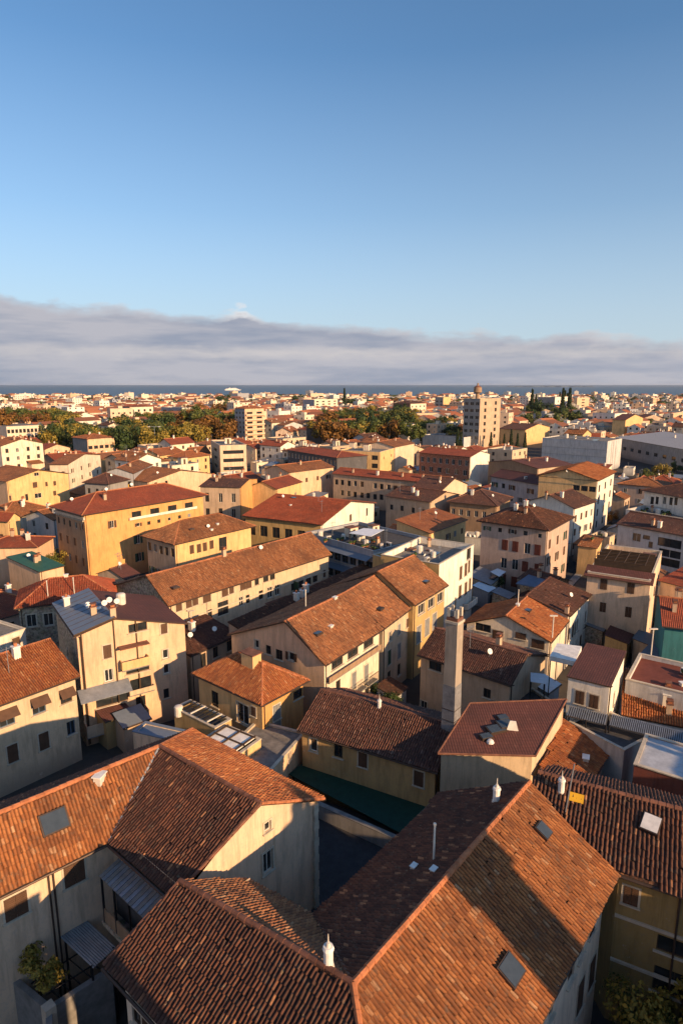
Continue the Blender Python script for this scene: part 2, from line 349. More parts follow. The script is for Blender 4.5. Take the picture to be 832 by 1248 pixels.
# ------------------------------------------------------------------ houses
FOOT = []      # footprints: (cx, cy, ux, uy, hw, hd)
class Hs: pass
LAB = {}
def house(name, label, C, R=None, L=None, w=None, d=None, z=9, z0=0, roof='gable_x', rise=2.2, ridge=None, zr=None, oh=.35, wall='cream', tile='terra',
          lvl=1, wins=(), grids=(), chim=(), cat='house', az=None, wallx=None, capm=None, parapet=.45, hips=(1, 1), pipe=True, roofmat=None, group=None, flatm=None, foot=True, pts=None, near=None, th=.12):
    Cw = at(*C, z) if len(C) == 2 else Vector((*C[:2], z))
    if R: v = at(*R, z) - Cw; a = math.atan2(v.y, v.x); w = v.length if w is None else w
    elif L: v = at(*L, z) - Cw; a = math.atan2(v.y, v.x) - math.pi / 2
    if az is not None: a = math.radians(90 - az)
    if R and az is not None: v = at(*R, z) - Cw; w = v.x * math.cos(a) + v.y * math.sin(a)
    if L and d is None: v = at(*L, z) - Cw; d = -v.x * math.sin(a) + v.y * math.cos(a)
    if L and not R and az is not None and d is None: v = at(*L, z) - Cw; d = v.length
    if Cw.y > 260 and len(C) == 2 and (R or L):      # far blocks: pixel heights are too coarse for a direction, so use the street grid
        g = math.radians(41); a = math.pi / 2 - g; q = Cw.x / Cw.y
        if R: w = (R[0] - C[0]) / F * Cw.y / (math.sin(g) - math.cos(g) * q)
        if L: d = (C[0] - L[0]) / F * Cw.y / (math.cos(g) + math.sin(g) * q)
        w = min(w, 45); d = min(d, 45)
    h = Hs(); h.w, h.d, h.z, h.a = w, d, z, a; root = empty(name, (Cw.x, Cw.y, z0), a); h.root = root
    tag(root, label, cat, group); z -= z0; 
    if zr is not None: zr -= z0
    else: zr = z
    ca, sa = math.cos(a), math.sin(a)
    def loc(q, zz):
        p = at(*q, zz); dx, dy = p.x - Cw.x, p.y - Cw.y; return (dx * ca + dy * sa, -dx * sa + dy * ca, zz - z0)
    h.loc = loc; O = Vector((Cw.x, Cw.y, z0))
    def rl(q):
        r = Vector(ray(*q)); o = Vector((0, 0, H)) - O
        return Vector((o.x * ca + o.y * sa, -o.x * sa + o.y * ca, o.z)), Vector((r.x * ca + r.y * sa, -r.x * sa + r.y * ca, r.z))
    if foot: FOOT.append((Cw.x + ca * w / 2 - sa * d / 2, Cw.y + sa * w / 2 + ca * d / 2, ca, sa, w / 2, d / 2))
    zt = z + rise
    if ridge is not None: rr = loc(ridge, zt + z0)
    if roof == 'gable_x': k = rr[1] if ridge is not None else d / 2; k = min(max(k, .15 * d), .85 * d)
    if roof == 'gable_y': k = rr[0] if ridge is not None else w / 2; k = min(max(k, .15 * w), .85 * w)
    def ztop(x, y):
        if roof == 'gable_x': return z + rise * y / k if y < k else zr + (zt - zr) * (d - y) / (d - k)
        if roof == 'gable_y': return z + rise * x / k if x < k else zr + (zt - zr) * (w - x) / (w - k)
        if roof.startswith('hip'):
            m = min(w, d) / 2; c = [y / m, (d - y) / m, x / m, (w - x) / m, 1]
            if not hips[0]: c[2] = 9
            if not hips[1]: c[3] = 9
            return z + rise * min(c)
        if roof == 'shed_y': return z + (zr - z) * y / d
        if roof == 'shed_x': return z + (zr - z) * x / w
        return z
    h.ztop = ztop
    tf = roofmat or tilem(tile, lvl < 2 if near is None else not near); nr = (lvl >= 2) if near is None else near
    nr = nr and not roofmat
    rb = MB(); sd = len(FOOT) + 3; cm = capm or (CAPD if tile in ('dark', 'brown', 'maroon') else CAP)
    def P3(x, y): return (x, y, ztop(x, y))
    def f(pp): roof_face(rb, pp, tf, nr, seed=sd + len(rb.f), th=th)
    if roof == 'gable_x':
        f([(0, 0, z), (w, 0, z), (w, k, zt), (0, k, zt)]); f([(0, k, zt), (w, k, zt), (w, d, zr), (0, d, zr)]); caps(rb, (0, k, zt + .02), (w, k, zt + .02), cm, near=lvl > 0)
    elif roof == 'gable_y':
        f([(0, 0, z), (k, 0, zt), (k, d, zt), (0, d, z)]); f([(k, 0, zt), (w, 0, zr), (w, d, zr), (k, d, zt)]); caps(rb, (k, 0, zt + .02), (k, d, zt + .02), cm, near=lvl > 0)
    elif roof == 'hip':
        m = min(w, d) / 2
        if w >= d:
            a1 = (m if hips[0] else 0, d / 2, zt); a2 = (w - m if hips[1] else w, d / 2, zt)
            f([(0, 0, z), (w, 0, z), a2, a1]); f([(w, d, z), (0, d, z), a1, a2])
            if hips[0]: f([(0, d, z), (0, 0, z), a1])
            if hips[1]: f([(w, 0, z), (w, d, z), a2])
            for e, q in ((a1, (0, 0, z)), (a1, (0, d, z)), (a2, (w, 0, z)), (a2, (w, d, z))):
                if e[0] not in (0, w): caps(rb, e, q, cm, near=lvl > 0)
        else:
            a1 = (w / 2, m, zt); a2 = (w / 2, d - m, zt)
            f([(0, d, z), (0, 0, z), a1, a2]); f([(w, 0, z), (w, d, z), a2, a1]); f([(0, 0, z), (w, 0, z), a1]); f([(w, d, z), (0, d, z), a2])
            for e, q in ((a1, (0, 0, z)), (a2, (0, d, z)), (a1, (w, 0, z)), (a2, (w, d, z))): caps(rb, e, q, cm, near=lvl > 0)
        if (Vector(a1) - Vector(a2)).length > .2: caps(rb, a1, a2, cm, near=lvl > 0)
    elif roof.startswith('shed'): f([P3(0, 0), P3(w, 0), P3(w, d), P3(0, d)])
    else:
        pz = z - parapet; t = .22; fm = flatm or FLATR; wm = wallm(wall)
        rb.poly([(t, t, pz), (w - t, t, pz), (w - t, d - t, pz), (t, d - t, pz)], fm)
        q = [(t, t), (w - t, t), (w - t, d - t), (t, d - t)]
        for i in range(4): j = (i + 1) % 4; rb.poly([(*q[j], pz), (*q[i], pz), (*q[i], z), (*q[j], z)], wm)
        cp = roofmat or TRIM
        rb.box((w / 2, t / 2 - .02, z - .01), (w + .08, t + .06, .09), cp); rb.box((w / 2, d - t / 2 + .02, z - .01), (w + .08, t + .06, .09), cp)
        rb.box((t / 2 - .02, d / 2, z - .005), (t + .06, d - 2 * t, .085), cp); rb.box((w - t / 2 + .02, d / 2, z - .005), (t + .06, d - 2 * t, .085), cp); oh = 0
    ro = rb.build('roof', root); h.roof = ro
    # walls
    ow = oh; x0, x1, y0, y1 = ow, w - ow, ow, d - ow; wb = MB(); e = .07 if roof != 'flat' else 0
    faces = {'y0': (x0, x1, lambda s, q: (s, y0, q), (0, 1, 0), lambda s: ztop(s, y0)), 'x0': (y0, y1, lambda s, q: (x0, s, q), (1, 0, 0), lambda s: ztop(x0, s)),
             'x1': (y0, y1, lambda s, q: (x1, s, q), (-1, 0, 0), lambda s: ztop(x1, s)), 'y1': (x0, x1, lambda s, q: (s, y1, q), (0, -1, 0), lambda s: ztop(s, y1))}
    spec = {k_: [] for k_ in faces}
    for wi in wins:
        fc, qx, qy, ww, hh, st = wi
        o, r = rl((qx, qy))
        t = (y0 - o.y) / r.y if fc == 'y0' else (x0 - o.x) / r.x
        p = o + r * t; spec[fc].append([p.x if fc == 'y0' else p.y, p.z - hh / 2, ww, hh, st])
    for g in grids:
        fc, n, zl, ww, hh, st = g[:6]; s0, s1 = faces[fc][:2]; fa, fb = (g[6], g[7]) if len(g) > 6 else (0, 1)
        sa_, sb_ = s0 + (s1 - s0) * fa, s0 + (s1 - s0) * fb
        for zz in zl:
            for i in range(n):
                sty = st if isinstance(st, str) else st[(i * 7 + int(zz * 3)) % len(st)]
                if lvl and ww < 1.25:
                    v_ = RND.random()
                    if v_ < .18: sty = 'open-' + RND.choice(['brown', 'green', 'grey', 'brown']) if (sb_ - sa_) / n > ww * 2.2 else sty
                    elif v_ < .34: sty = 'plain'
                    elif v_ < .44: sty = 'shut-' + RND.choice(['brown', 'grey', 'brown'])
                    elif v_ < .5: continue
                spec[fc].append([sa_ + (sb_ - sa_) * (i + .5) / n + (RND.uniform(-.12, .12) if ww < 1.25 else 0), zz - z0 + (RND.uniform(-.08, .08) if ww < 1.25 else 0), ww, hh, sty])
    for fc, (s0, s1, to3, inw, zf) in faces.items():
        if s1 - s0 < .5: continue
        br = [s0] + ([k] if ((roof == 'gable_x' and fc[0] == 'x') or (roof == 'gable_y' and fc[0] == 'y')) and s0 < k < s1 else [])
        if roof == 'hip' and fc[0] == 'x' and not hips[int(fc[1])]: br += [d / 2]
        br += [s1]; prof = [(s, zf(s) - e) for s in br]
        good = []
        for q in spec[fc]:
            ss, zz, ww, hh, st = q
            zc = min(zf(max(s0, ss - ww / 2)), zf(min(s1, ss + ww / 2))) - .12 if roof != 'flat' else z - .1
            if zz + hh > zc: zz = zc - hh
            if ss - ww / 2 < s0 + .1 or ss + ww / 2 > s1 - .1 or zz < .05: continue
            if any(abs(ss - g[0]) < (ww + g[2]) / 2 and zz < g[1] + g[3] and g[1] < zz + hh for g in good): continue
            good.append([ss, zz, ww, hh, st])
        m = wallm(wallx if (wallx and fc == 'x0') else wall)  # side turned from the sun; many houses put its shade into this colour
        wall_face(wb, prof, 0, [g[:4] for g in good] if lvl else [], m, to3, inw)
        rz = {'y0': 0, 'x0': -math.pi / 2, 'x1': math.pi / 2, 'y1': math.pi}[fc]
        for g in good:
            p = to3(g[0], g[1]); st = g[4]
            if st == 'hole': continue
            window(root, p[0], p[1], p[2], rz, round(g[2], 2), round(g[3], 2), st, lvl)
    wo = wb.build('walls', root); h.walls = wo
    if lvl > 0 and roof != 'flat':         # gutters along the eaves and a downpipe
        gb = MB()
        if roof in ('gable_x', 'hip', 'shed_y'): gb.tube((0, -.05, z - .08), (w, -.05, z - .08), .07, GUT, 6)
        if roof in ('gable_y', 'hip'): gb.tube((-.05, 0, z - .08), (-.05, d, z - .08), .07, GUT, 6)
        if gb.f: gb.build('gutter', ro)
        if pipe and z > 2:
            pb = MB(); pb.tube((x0 + .25, y0 - .06, .1), (x0 + .25, y0 - .06, z - .25), .05, GUT, 6); pb.tube((x0 + .25, y0 - .06, z - .27), (x0 + .2, -.05, z - .1), .05, GUT, 6); pb.build('downpipe', root)
    h.rl = rl; h.O = O; h.z0 = z0
    h.faces = faces
    def roof_at(q):      # pixel to a local point on the roof by marching
        o, r = rl(q); t = 0.0; 
        t = (z0 + z - H) / ray(*q)[2] if False else 0
        best = None; t = 5.0
        while t < 900:
            p = o + r * t
            if 0 <= p.x <= w and 0 <= p.y <= d and p.z <= ztop(p.x, p.y): return p
            t += .1
        return Vector((w / 2, d / 2, ztop(w / 2, d / 2)))
    h.roof_at = roof_at
    for c in chim:
        if len(c) >= 2 and c[0] > 1: p = roof_at(c[:2]); kd = c[2] if len(c) > 2 else 'stack'
        else: x, y = c[0] * w, c[1] * d; p = Vector((x, y, ztop(x, y) - (parapet if roof == 'flat' else 0))); kd = c[2] if len(c) > 2 else 'stack'
        extra(kd, ro, p)
    return h
# ------------------------------------------------------------------ roof-top fittings (children of a roof)
def extra(kind, parent, p, s=1.0, rz=0.0):
    def b(mb):
        if kind == 'stack':
            mb.box((0, 0, -.5), (.55, .45, 1.5), wallm('beige')); mb.box((0, 0, 1.0), (.7, .6, .1), CAPD); mb.box((0, 0, 1.1), (.4, .3, .22), CAP); mb.box((0, 0, 1.32), (.62, .55, .07), CAPD)
        elif kind == 'whitestack':
            mb.box((0, 0, -.4), (.6, .6, 1.5), wallm('white')); mb.box((0, 0, 1.1), (.74, .74, .1), WHITEM); mb.tube((0, 0, 1.2), (0, 0, 1.5), .16, CAP, 8)
        elif kind == 'flue':          # pale round cowl on the clay
            mb.tube((0, 0, -.2), (0, 0, .12), .24, PALE, 12, .20); mb.tube((0, 0, .12), (0, 0, .75), .17, WHITEM, 12); mb.tube((0, 0, .75), (0, 0, .86), .21, WHITEM, 12, .17); mb.tube((0, 0, .86), (0, 0, 1.0), .1, PALE, 10, .07)
            mb.tube((0, 0, 1.0), (0, 0, 1.35), .03, PALE, 6, .015)
        elif kind == 'pole':
            mb.tube((0, 0, -.2), (0, 0, 2.1), .055, PALE, 8); mb.tube((0, 0, 2.1), (0, 0, 2.2), .08, PALE, 8)
        elif kind == 'antenna':
            mb.tube((0, 0, -.2), (0, 0, 2.6), .03, ZINC, 6); mb.tube((-.6, 0, 2.4), (.6, 0, 2.4), .015, ZINC, 4)
            for i in range(6): mb.tube((-.55 + i * .22, -.3 + i * .02, 2.4), (-.55 + i * .22, .3 - i * .02, 2.4), .012, ZINC, 4)
            mb.tube((0, -.4, 1.9), (0, .4, 1.9), .012, ZINC, 4)
        elif kind == 'dish':
            mb.tube((0, 0, -.2), (0, 0, .7), .04, ZINC, 6); mb.dome((.0, -.06, .9), .42, WHITEM, 12, 3, -.3, (-.3, -.8, .45)); mb.tube((0, 0, .85), (-.15, -.5, 1.15), .02, ZINC, 5)
        elif kind == 'sky':
            mb.box((0, 0, -.05), (1.0, 1.3, .22), GUT); mb.box((0, 0, .17), (.86, 1.14, .03), GLASSL)
        elif kind == 'tank':
            mb.tube((0, 0, 0), (0, 0, 1.1), .5, PALE, 12); mb.dome((0, 0, 1.1), .5, PALE, 12, 3, .35); mb.tube((-.6, 0, .05), (.6, 0, .05), .04, IRON, 5)
        elif kind == 'ac':
            mb.box((0, 0, .05), (.95, .4, .7), PALE); mb.tube((-.15, -.2, .4), (-.15, -.22, .4), .26, IRON, 12); mb.box((.3, -.21, .2), (.22, .02, .4), IRON)
        elif kind == 'hut':
            mb.box((0, 0, -.1), (2.6, 2.2, 2.4), wallm('warmwhite')); mb.box((0, 0, 2.3), (3.0, 2.6, .14), CAPD); mb.box((0, -1.11, 0), (.8, .03, 1.9), WOOD)
        elif kind == 'pots':
            for i in range(4): mb.tube((i * .5 - .8, (i % 2) * .2, 0), (i * .5 - .8, (i % 2) * .2, .3), .13, CAP, 8, .18); mb.dome((i * .5 - .8, (i % 2) * .2, .3), .28, LEAFD, 7, 3, 1.2)
        elif kind == 'vent':
            mb.box((0, 0, -.1), (.5, .35, .42), PALE); mb.box((0, 0, .32), (.62, .46, .05), WHITEM)
        elif kind == 'panelset':
            mb.box((0, 0, 0), (2.2, 1.2, .08), IRON); mb.box((0, 0, .08), (2.1, 1.1, .03), GLASSL)
    nm = {'stack': 'chimney', 'whitestack': 'chimney', 'flue': 'flue', 'pole': 'vent_pipe', 'antenna': 'antenna', 'dish': 'satellite_dish', 'sky': 'skylight', 'tank': 'water_tank', 'ac': 'air_conditioner', 'hut': 'stair_hut', 'pots': 'potted_plants', 'vent': 'vent', 'panelset': 'solar_panel'}[kind]
    s = s * .72 if kind == 'dish' else s
    o = put(cached((nm, kind), b), nm, parent, p, rz); o.scale = (s, s, s); return o
def leafmat(name, a, b_, c):
    def fn(nt, b):
        g = N(nt, 'ShaderNodeNewGeometry'); c1 = ramp(nt, g.outputs['Random Per Island'], [(0, a), (.5, b_), (1, c)])
        nt.links.new(c1, b.inputs['Base Color']); b.inputs['Roughness'].default_value = .65
    return mat(name, fn)
LEAFD = leafmat('leaf_dark', (.018, .035, .012), (.03, .055, .016), (.055, .08, .02))
LEAFG = leafmat('leaf_green', (.04, .065, .015), (.075, .095, .02), (.13, .13, .03))
LEAFY = leafmat('leaf_yellow', (.13, .11, .02), (.22, .17, .03), (.33, .23, .04))
LEAFO = leafmat('leaf_orange', (.08, .042, .012), (.15, .07, .016), (.23, .115, .022))
LEAFX = leafmat('leaf_cypress', (.012, .025, .010), (.02, .036, .012), (.03, .045, .015))
# ================================================================== FOREGROUND COMPLEX (frame K: x along the long ridge, y towards the left wing)
K = at(430, 1200, 13.2); KA = math.radians(50); KC, KS = math.cos(KA), math.sin(KA)
def kloc(px, py, z):
    p = at(px, py, z); dx, dy = p.x - K.x, p.y - K.y; return (dx * KC + dy * KS, -dx * KS + dy * KC, z)
def kfoot(x0, x1, y0, y1):
    cx, cy = (x0 + x1) / 2, (y0 + y1) / 2; FOOT.append((K.x + cx * KC - cy * KS, K.y + cx * KS + cy * KC, KC, KS, (x1 - x0) / 2, (y1 - y0) / 2))
def kpix(px, py, p0, n):      # pixel to a local point on the plane through p0 with normal n
    r = ray(px, py); rr = Vector((r[0] * KC + r[1] * KS, -r[0] * KS + r[1] * KC, r[2])); o = Vector((-K.x * KC - K.y * KS, K.x * KS - K.y * KC, H)); n = Vector(n)
    t = (Vector(p0) - o).dot(n) / rr.dot(n); return o + rr * t
def pn(a, b, c): n = (Vector(b) - Vector(a)).cross(Vector(c) - Vector(a)).normalized(); return n if n.z > 0 else -n
def kwall(root, wb, a, b, zt, m, wins, lvl=2, z0=0):
    """facade from a to b (local xy, left to right seen from outside); wins (px,py,w,h,style); zt one height or (za,zb)"""
    a, b = Vector((*a, 0)), Vector((*b, 0)); u = (b - a).normalized(); L = (b - a).length; n = Vector((u.y, -u.x, 0)); rz = math.atan2(u.y, u.x)
    prof = zt if isinstance(zt, list) else [(0, zt[0]), (L, zt[1])] if isinstance(zt, tuple) else [(0, zt), (L, zt)]; ops = []
    for px, py, w, h, st in wins:
        p = kpix(px, py, a, n); s = (p - a).dot(u); z = p.z - h / 2
        if s - w / 2 < .05 or s + w / 2 > L - .05: continue
        ops.append((s, z, w, h)); window(root, *(a + u * s).xy, z, rz, w, h, st, lvl)
    prof[-1] = (L, prof[-1][1]); wall_face(wb, prof, z0, ops, m, lambda s, z: (*(a + u * s).xy, z), tuple(-n))
# ---- tiled hall with its left wing
hall = tag(empty('tiled_hall', (K.x, K.y, 0), KA), 'long terracotta roofed hall filling the bottom foreground, shadow band across its roof', 'hall')
rb = MB(); T1, T2 = tilem('terra'), tilem('brown')  # sunlit slopes take the bright clay, shaded ones the darkened copy
p00 = (0, 0, 13.2); pe = (16.4, 0, 13.2); pr = (16.1, -5.2, 10.2); pc = (-4.3, -5.2, 10.1); wr = (-.9, 9.9, 12.7); wf = (-4.45, 10.9, 10.2); va = (3.7, 5.4, 10.0); wb_ = (3.2, 9.9, 10.1); pl = (16.4, 5.8, 9.8)
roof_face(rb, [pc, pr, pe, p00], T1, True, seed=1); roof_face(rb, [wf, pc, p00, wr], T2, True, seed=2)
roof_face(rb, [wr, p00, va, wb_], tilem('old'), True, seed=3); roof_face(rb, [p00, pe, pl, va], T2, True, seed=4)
up = lambda p, d=.05: (p[0], p[1], p[2] + d)
caps(rb, up(p00), up(pe), CAP, .15); caps(rb, up(p00), up(wr), CAPD, .15); caps(rb, up(p00), up(pc), CAP, .15)
caps(rb, up(wr), up(wf), CAPD, .1); rb.tube(up(p00), up(va), .1, GUT, 6)
hroof = rb.build('roof', hall)
gb = MB(); gb.tube((-4.4, -5.3, 9.98), (16.1, -5.3, 10.08), .08, GUT, 8); gb.tube((-4.4, -5.3, 9.98), (-4.55, 10.9, 10.05), .08, GUT, 8); gb.tube((3.8, 5.5, 9.85), (16.4, 5.9, 9.65), .08, GUT, 8); gb.build('gutter', hroof)
wb = MB(); WW = wallm('warmwhite')
kwall(hall, wb, (-3.9, -4.7), (16, -4.7), 10.4, WW, [(721, 1123, .8, 1.5, 'shut-brown'), (708, 1156, .8, 1.1, 'brown'), (696, 1180, .9, 1.5, 'brown'), (720, 1185, .9, 1.9, 'shut-brown'), (706, 1213, .9, 2.0, 'shut-brown'), (671, 1229, .5, 1.0, 'dark')])
kwall(hall, wb, (-3.9, 10.2), (-3.9, -4.7), 10.4, WW, [(171, 1214, 1.5, .9, 'brown'), (193, 1228, 1.5, .9, 'brown'), (168, 1243, .9, .9, 'dark'), (182, 1262, .9, 1.4, 'shut-brown'), (225, 1280, .9, 1.4, 'shut-brown')])
kwall(hall, wb, (3.1, 9.5), (-3.9, 10.2), (10.4, 10.4), wallm('stone'), []); kwall(hall, wb, (3.1, 5.0), (3.1, 9.5), 10.2, wallm('stone'), [])
kwall(hall, wb, (16, 5.2), (3.1, 5.0), 10.1, wallm('stone'), []); kwall(hall, wb, (16, -4.7), (16, 5.2), 10.2, wallm('stone'), [])
for s in ((16, -4.7, 16, 0), (16, 5.2, 16, 0)): wb.poly([(s[0], s[1], 10.2), (s[2], s[3], 10.2), (s[2], s[3], 13.05)], wallm('stone'))
wb.poly([(-3.9, 10.2, 10.4), (3.1, 9.5, 10.2), (-.9, 9.75, 12.6)], wallm('stone'))
hw = wb.build('walls', hall); kfoot(-4.3, 16.4, -5.2, 6); kfoot(-4.4, 3.7, 0, 10.9)
nR = pn(p00, pe, pr); nL = pn(p00, pe, pl); nB = pn(p00, va, wb_)
for q, kd, pl_ in (((604, 978), 'flue', (p00, nL)), ((528, 1050), 'pole', (p00, nL)), ((400, 1178), 'flue', (p00, nB)), ((528, 1063), 'vent', (p00, nL)), ((504, 1059), 'vent', (p00, nL))):
    extra(kd, hroof, kpix(*q, *pl_), 1.15 if kd == "flue" else .65 if kd == "vent" else 1)
def rooflight(parent, px, py, p0, n, w, h, axis, m=GLASSL, lift=.23):
    c = kpix(px, py, p0, n); n = Vector(n); u = Vector(axis).normalized(); v = n.cross(u)
    mb = MB(); a = [c + u * x + v * y for x, y in ((-w / 2, -h / 2), (w / 2, -h / 2), (w / 2, h / 2), (-w / 2, h / 2))]
    mb.hexa([q - n * .05 for q in a], [q + n * lift for q in a], GUT); o = mb.build('skylight', parent)
    m2 = MB(); b_ = [c + (q - c) * .88 for q in a]; m2.hexa([q + n * lift for q in b_], [q + n * (lift + .03) for q in b_], m); m2.build('pane', o)
rooflight(hroof, 620, 1184, p00, nR, 1.15, 1.0, (1, 0, 0)); rooflight(hroof, 660, 1014, p00, nR, .8, .85, (1, 0, 0))
# ---- ochre house on the right (facade in shade)
och = tag(empty('ochre_house', (K.x, K.y, 0), KA), 'ochre house at right with ribbed brown roof, tilted roof window and orange panel', 'house')
R1 = kloc(655, 942, 12.2); R2 = kloc(832, 988, 12.2); E1 = kloc(748, 1067, 9.9); E2 = kloc(832, 1095, 9.9)
ex = lambda a, b, t: tuple(a[i] + (b[i] - a[i]) * t for i in range(3))
R3 = ex(R1, R2, 2.1); E3 = ex(E1, E2, 4.2); n3 = pn(R1, R3, E3)
def onp(x, y, p0, n): return (x, y, p0[2] - (n[0] * (x - p0[0]) + n[1] * (y - p0[1])) / n[2])
E3 = onp(E3[0], E3[1], R1, n3); E1 = onp(E1[0], E1[1], R1, n3); LL = onp(16.3, .8, R1, n3)
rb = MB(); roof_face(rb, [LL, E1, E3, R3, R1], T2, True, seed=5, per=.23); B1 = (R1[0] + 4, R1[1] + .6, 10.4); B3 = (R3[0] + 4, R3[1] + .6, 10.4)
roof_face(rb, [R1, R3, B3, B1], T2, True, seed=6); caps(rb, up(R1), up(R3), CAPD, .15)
oroof = rb.build('roof', och); wb = MB(); OC = wallm('shadedochre')  # ochre darkened in the paint to deepen the shaded facade
fa, fb = (E1[0] + .55, E1[1] - .1), (E3[0] + .55, E3[1]); zt_ = E1[2] + .25
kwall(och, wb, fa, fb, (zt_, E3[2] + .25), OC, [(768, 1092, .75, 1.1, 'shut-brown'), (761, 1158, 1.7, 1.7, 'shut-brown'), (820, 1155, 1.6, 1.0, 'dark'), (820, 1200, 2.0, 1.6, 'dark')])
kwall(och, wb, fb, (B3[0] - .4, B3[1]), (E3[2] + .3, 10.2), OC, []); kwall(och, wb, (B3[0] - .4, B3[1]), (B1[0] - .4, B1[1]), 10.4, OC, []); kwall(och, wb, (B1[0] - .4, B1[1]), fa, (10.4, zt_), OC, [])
wb.build('walls', och)
mb = MB(); u_ = (Vector((*fb, 0)) - Vector((*fa, 0))).normalized(); q0 = kpix(735, 1108, (*fa, 0), (-1, 0, 0))
for zz in (7.1, 4.2): a = Vector((*fa, zz)); b = Vector((*fb, zz)); mb.tube(a + Vector((-.04, 0, 0)), b + Vector((-.04, 0, 0)), .11, TRIM, 4)
mb.build('string_course', och); mb = MB()
for s in (3.0, 3.7): a = Vector((*fa, 0)) + u_ * s + Vector((-.1, 0, 0)); mb.tube((*a.xy, .1), (*a.xy, 9.6), .06, GUT, 8)
mb.build('downpipe', och); mb = MB(); mb.tube((E1[0] - .05, E1[1], E1[2] - .12), (E3[0] - .05, E3[1], E3[2] - .12), .09, GUT, 8); mb.build('gutter', oroof)
for q, kd in (((683, 966), 'flue'),): extra(kd, oroof, kpix(*q, R1, n3), 1.1)
mb = MB(); c = kpix(688, 992, R1, n3); mb.tube(c, c + Vector((.3, -.2, 3.2)), .04, ZINC, 8); mb.build('vent_pipe', oroof)
rooflight(oroof, 792, 1006, R1, n3, 1.0, 1.1, (0, 1, 0), WHITEM, .3); ax3 = (Vector(R3) - Vector(R1)).normalized()
mb = MB(); c = kpix(702, 974, R1, n3); v3 = n3.cross(ax3); qa = [c + ax3 * x + v3 * y + n3 * .12 for x, y in ((-.4, -.28), (.4, -.28), (.4, .28), (-.4, .28))]; mb.hexa(qa, [q + n3 * .06 for q in qa], YEL); mb.build('orange_panel', oroof)
kfoot(16, 25, -22, 1)
# ---- left complex: long roof A and perpendicular roof B
lef = tag(empty('courtyard_house', (K.x, K.y, 0), KA), 'large L-shaped cream house at lower left with sunlit gable wall and dark skylight', 'house')
A0 = (-4.45 - 9, 22.6, 12.8); A1 = (5.0, 20.3, 12.8); V0 = (-.1, 18.1, 10.0); AE = (-.1 - 14.6, 20.0, 10.0); BR = (5.35, 11.0, 12.8); BE = (-.1, 12.2, 10.0)
BK = (10.7, 11.0, 10.1); BK2 = (10.4, 24.2, 10.1); AB = (-13, 28.5, 10.0); AB2 = (10.4, 24.4, 10.0)
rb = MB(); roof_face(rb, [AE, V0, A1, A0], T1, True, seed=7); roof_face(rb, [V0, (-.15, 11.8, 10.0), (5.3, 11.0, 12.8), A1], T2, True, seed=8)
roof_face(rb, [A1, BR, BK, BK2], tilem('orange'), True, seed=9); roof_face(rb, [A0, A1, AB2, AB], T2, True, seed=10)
caps(rb, up(A0), up(A1), CAP, .15); caps(rb, up(A1), up(BR), CAPD, .15); caps(rb, up(A1), up(BK2), CAP, .13); rb.tube(up(A1, .03), up(V0, .03), .11, ZINC, 6)
caps(rb, up(BR), up(BK), CAP, .1); caps(rb, up(BR), (-.15, 11.8, 10.05), CAPD, .1)
lroof = rb.build('roof', lef); wb = MB(); YW = wallm('yellow')
kwall(lef, wb, (-14.2, 20.4), (.4, 18.6), 10.35, wallm('cream'), [(20, 1104, 1.15, 1.4, 'shut-brown'), (91, 1064, 1.15, 1.4, 'shut-brown'), (-60, 1140, 1.15, 1.4, 'shut-brown')])
kwall(lef, wb, (.4, 18.6), (.4, 11.6), 10.35, wallm('cream'), [])
# gable end of B as two trapezoids so that the openings stay real
YC = wallm('cream')
kwall(lef, wb, (.4, 11.5), (10.2, 11.35), [(0, 10.1), (4.95, 12.68), (9.8, 10.25)], YC, [(326, 1007, .5, .62, 'plain'), (326.5, 1050, .75, 1.4, 'plain')])
kwall(lef, wb, (10.2, 11.35), (10.2, 23.8), 10.2, YC, []); kwall(lef, wb, (10.2, 23.8), (-13, 28), 10.1, YC, []); kwall(lef, wb, (-13, 28), (-14.2, 20.4), 10.1, YC, [])
wb.build('walls', lef); mb = MB()
for i in range(16): mb.box((10.18, 11.4, i * .62), (.34 + .1 * (i % 2), .42, .6), TRIM)
mb.build('corner_quoins', lef); mb = MB(); mb.tube((-14.7, 19.95, 9.9), (-.15, 18.05, 9.9), .08, GUT, 8); mb.tube((-.2, 18, 9.9), (-.25, 11.8, 9.9), .08, GUT, 8); mb.tube((10.8, 11, 10), (10.5, 24.2, 10), .08, GUT, 8); mb.build('gutter', lroof)
mb = MB()
for x in (-3.25, -3.0): mb.tube((x, 18.95 - .12 * (x + 3), .2), (x, 18.95 - .12 * (x + 3), 9.8), .055, GUT, 8)
mb.build('downpipe', lef); nA = pn(AE, V0, A1)
rooflight(lroof, 66, 1002, A1, nA, 1.5, 1.2, (1, -.15, 0)); extra('vent', lroof, kpix(122, 952, A1, nA), 1.3, .5)
kfoot(-14, .4, 18.3, 28); kfoot(0, 10.7, 11, 25)
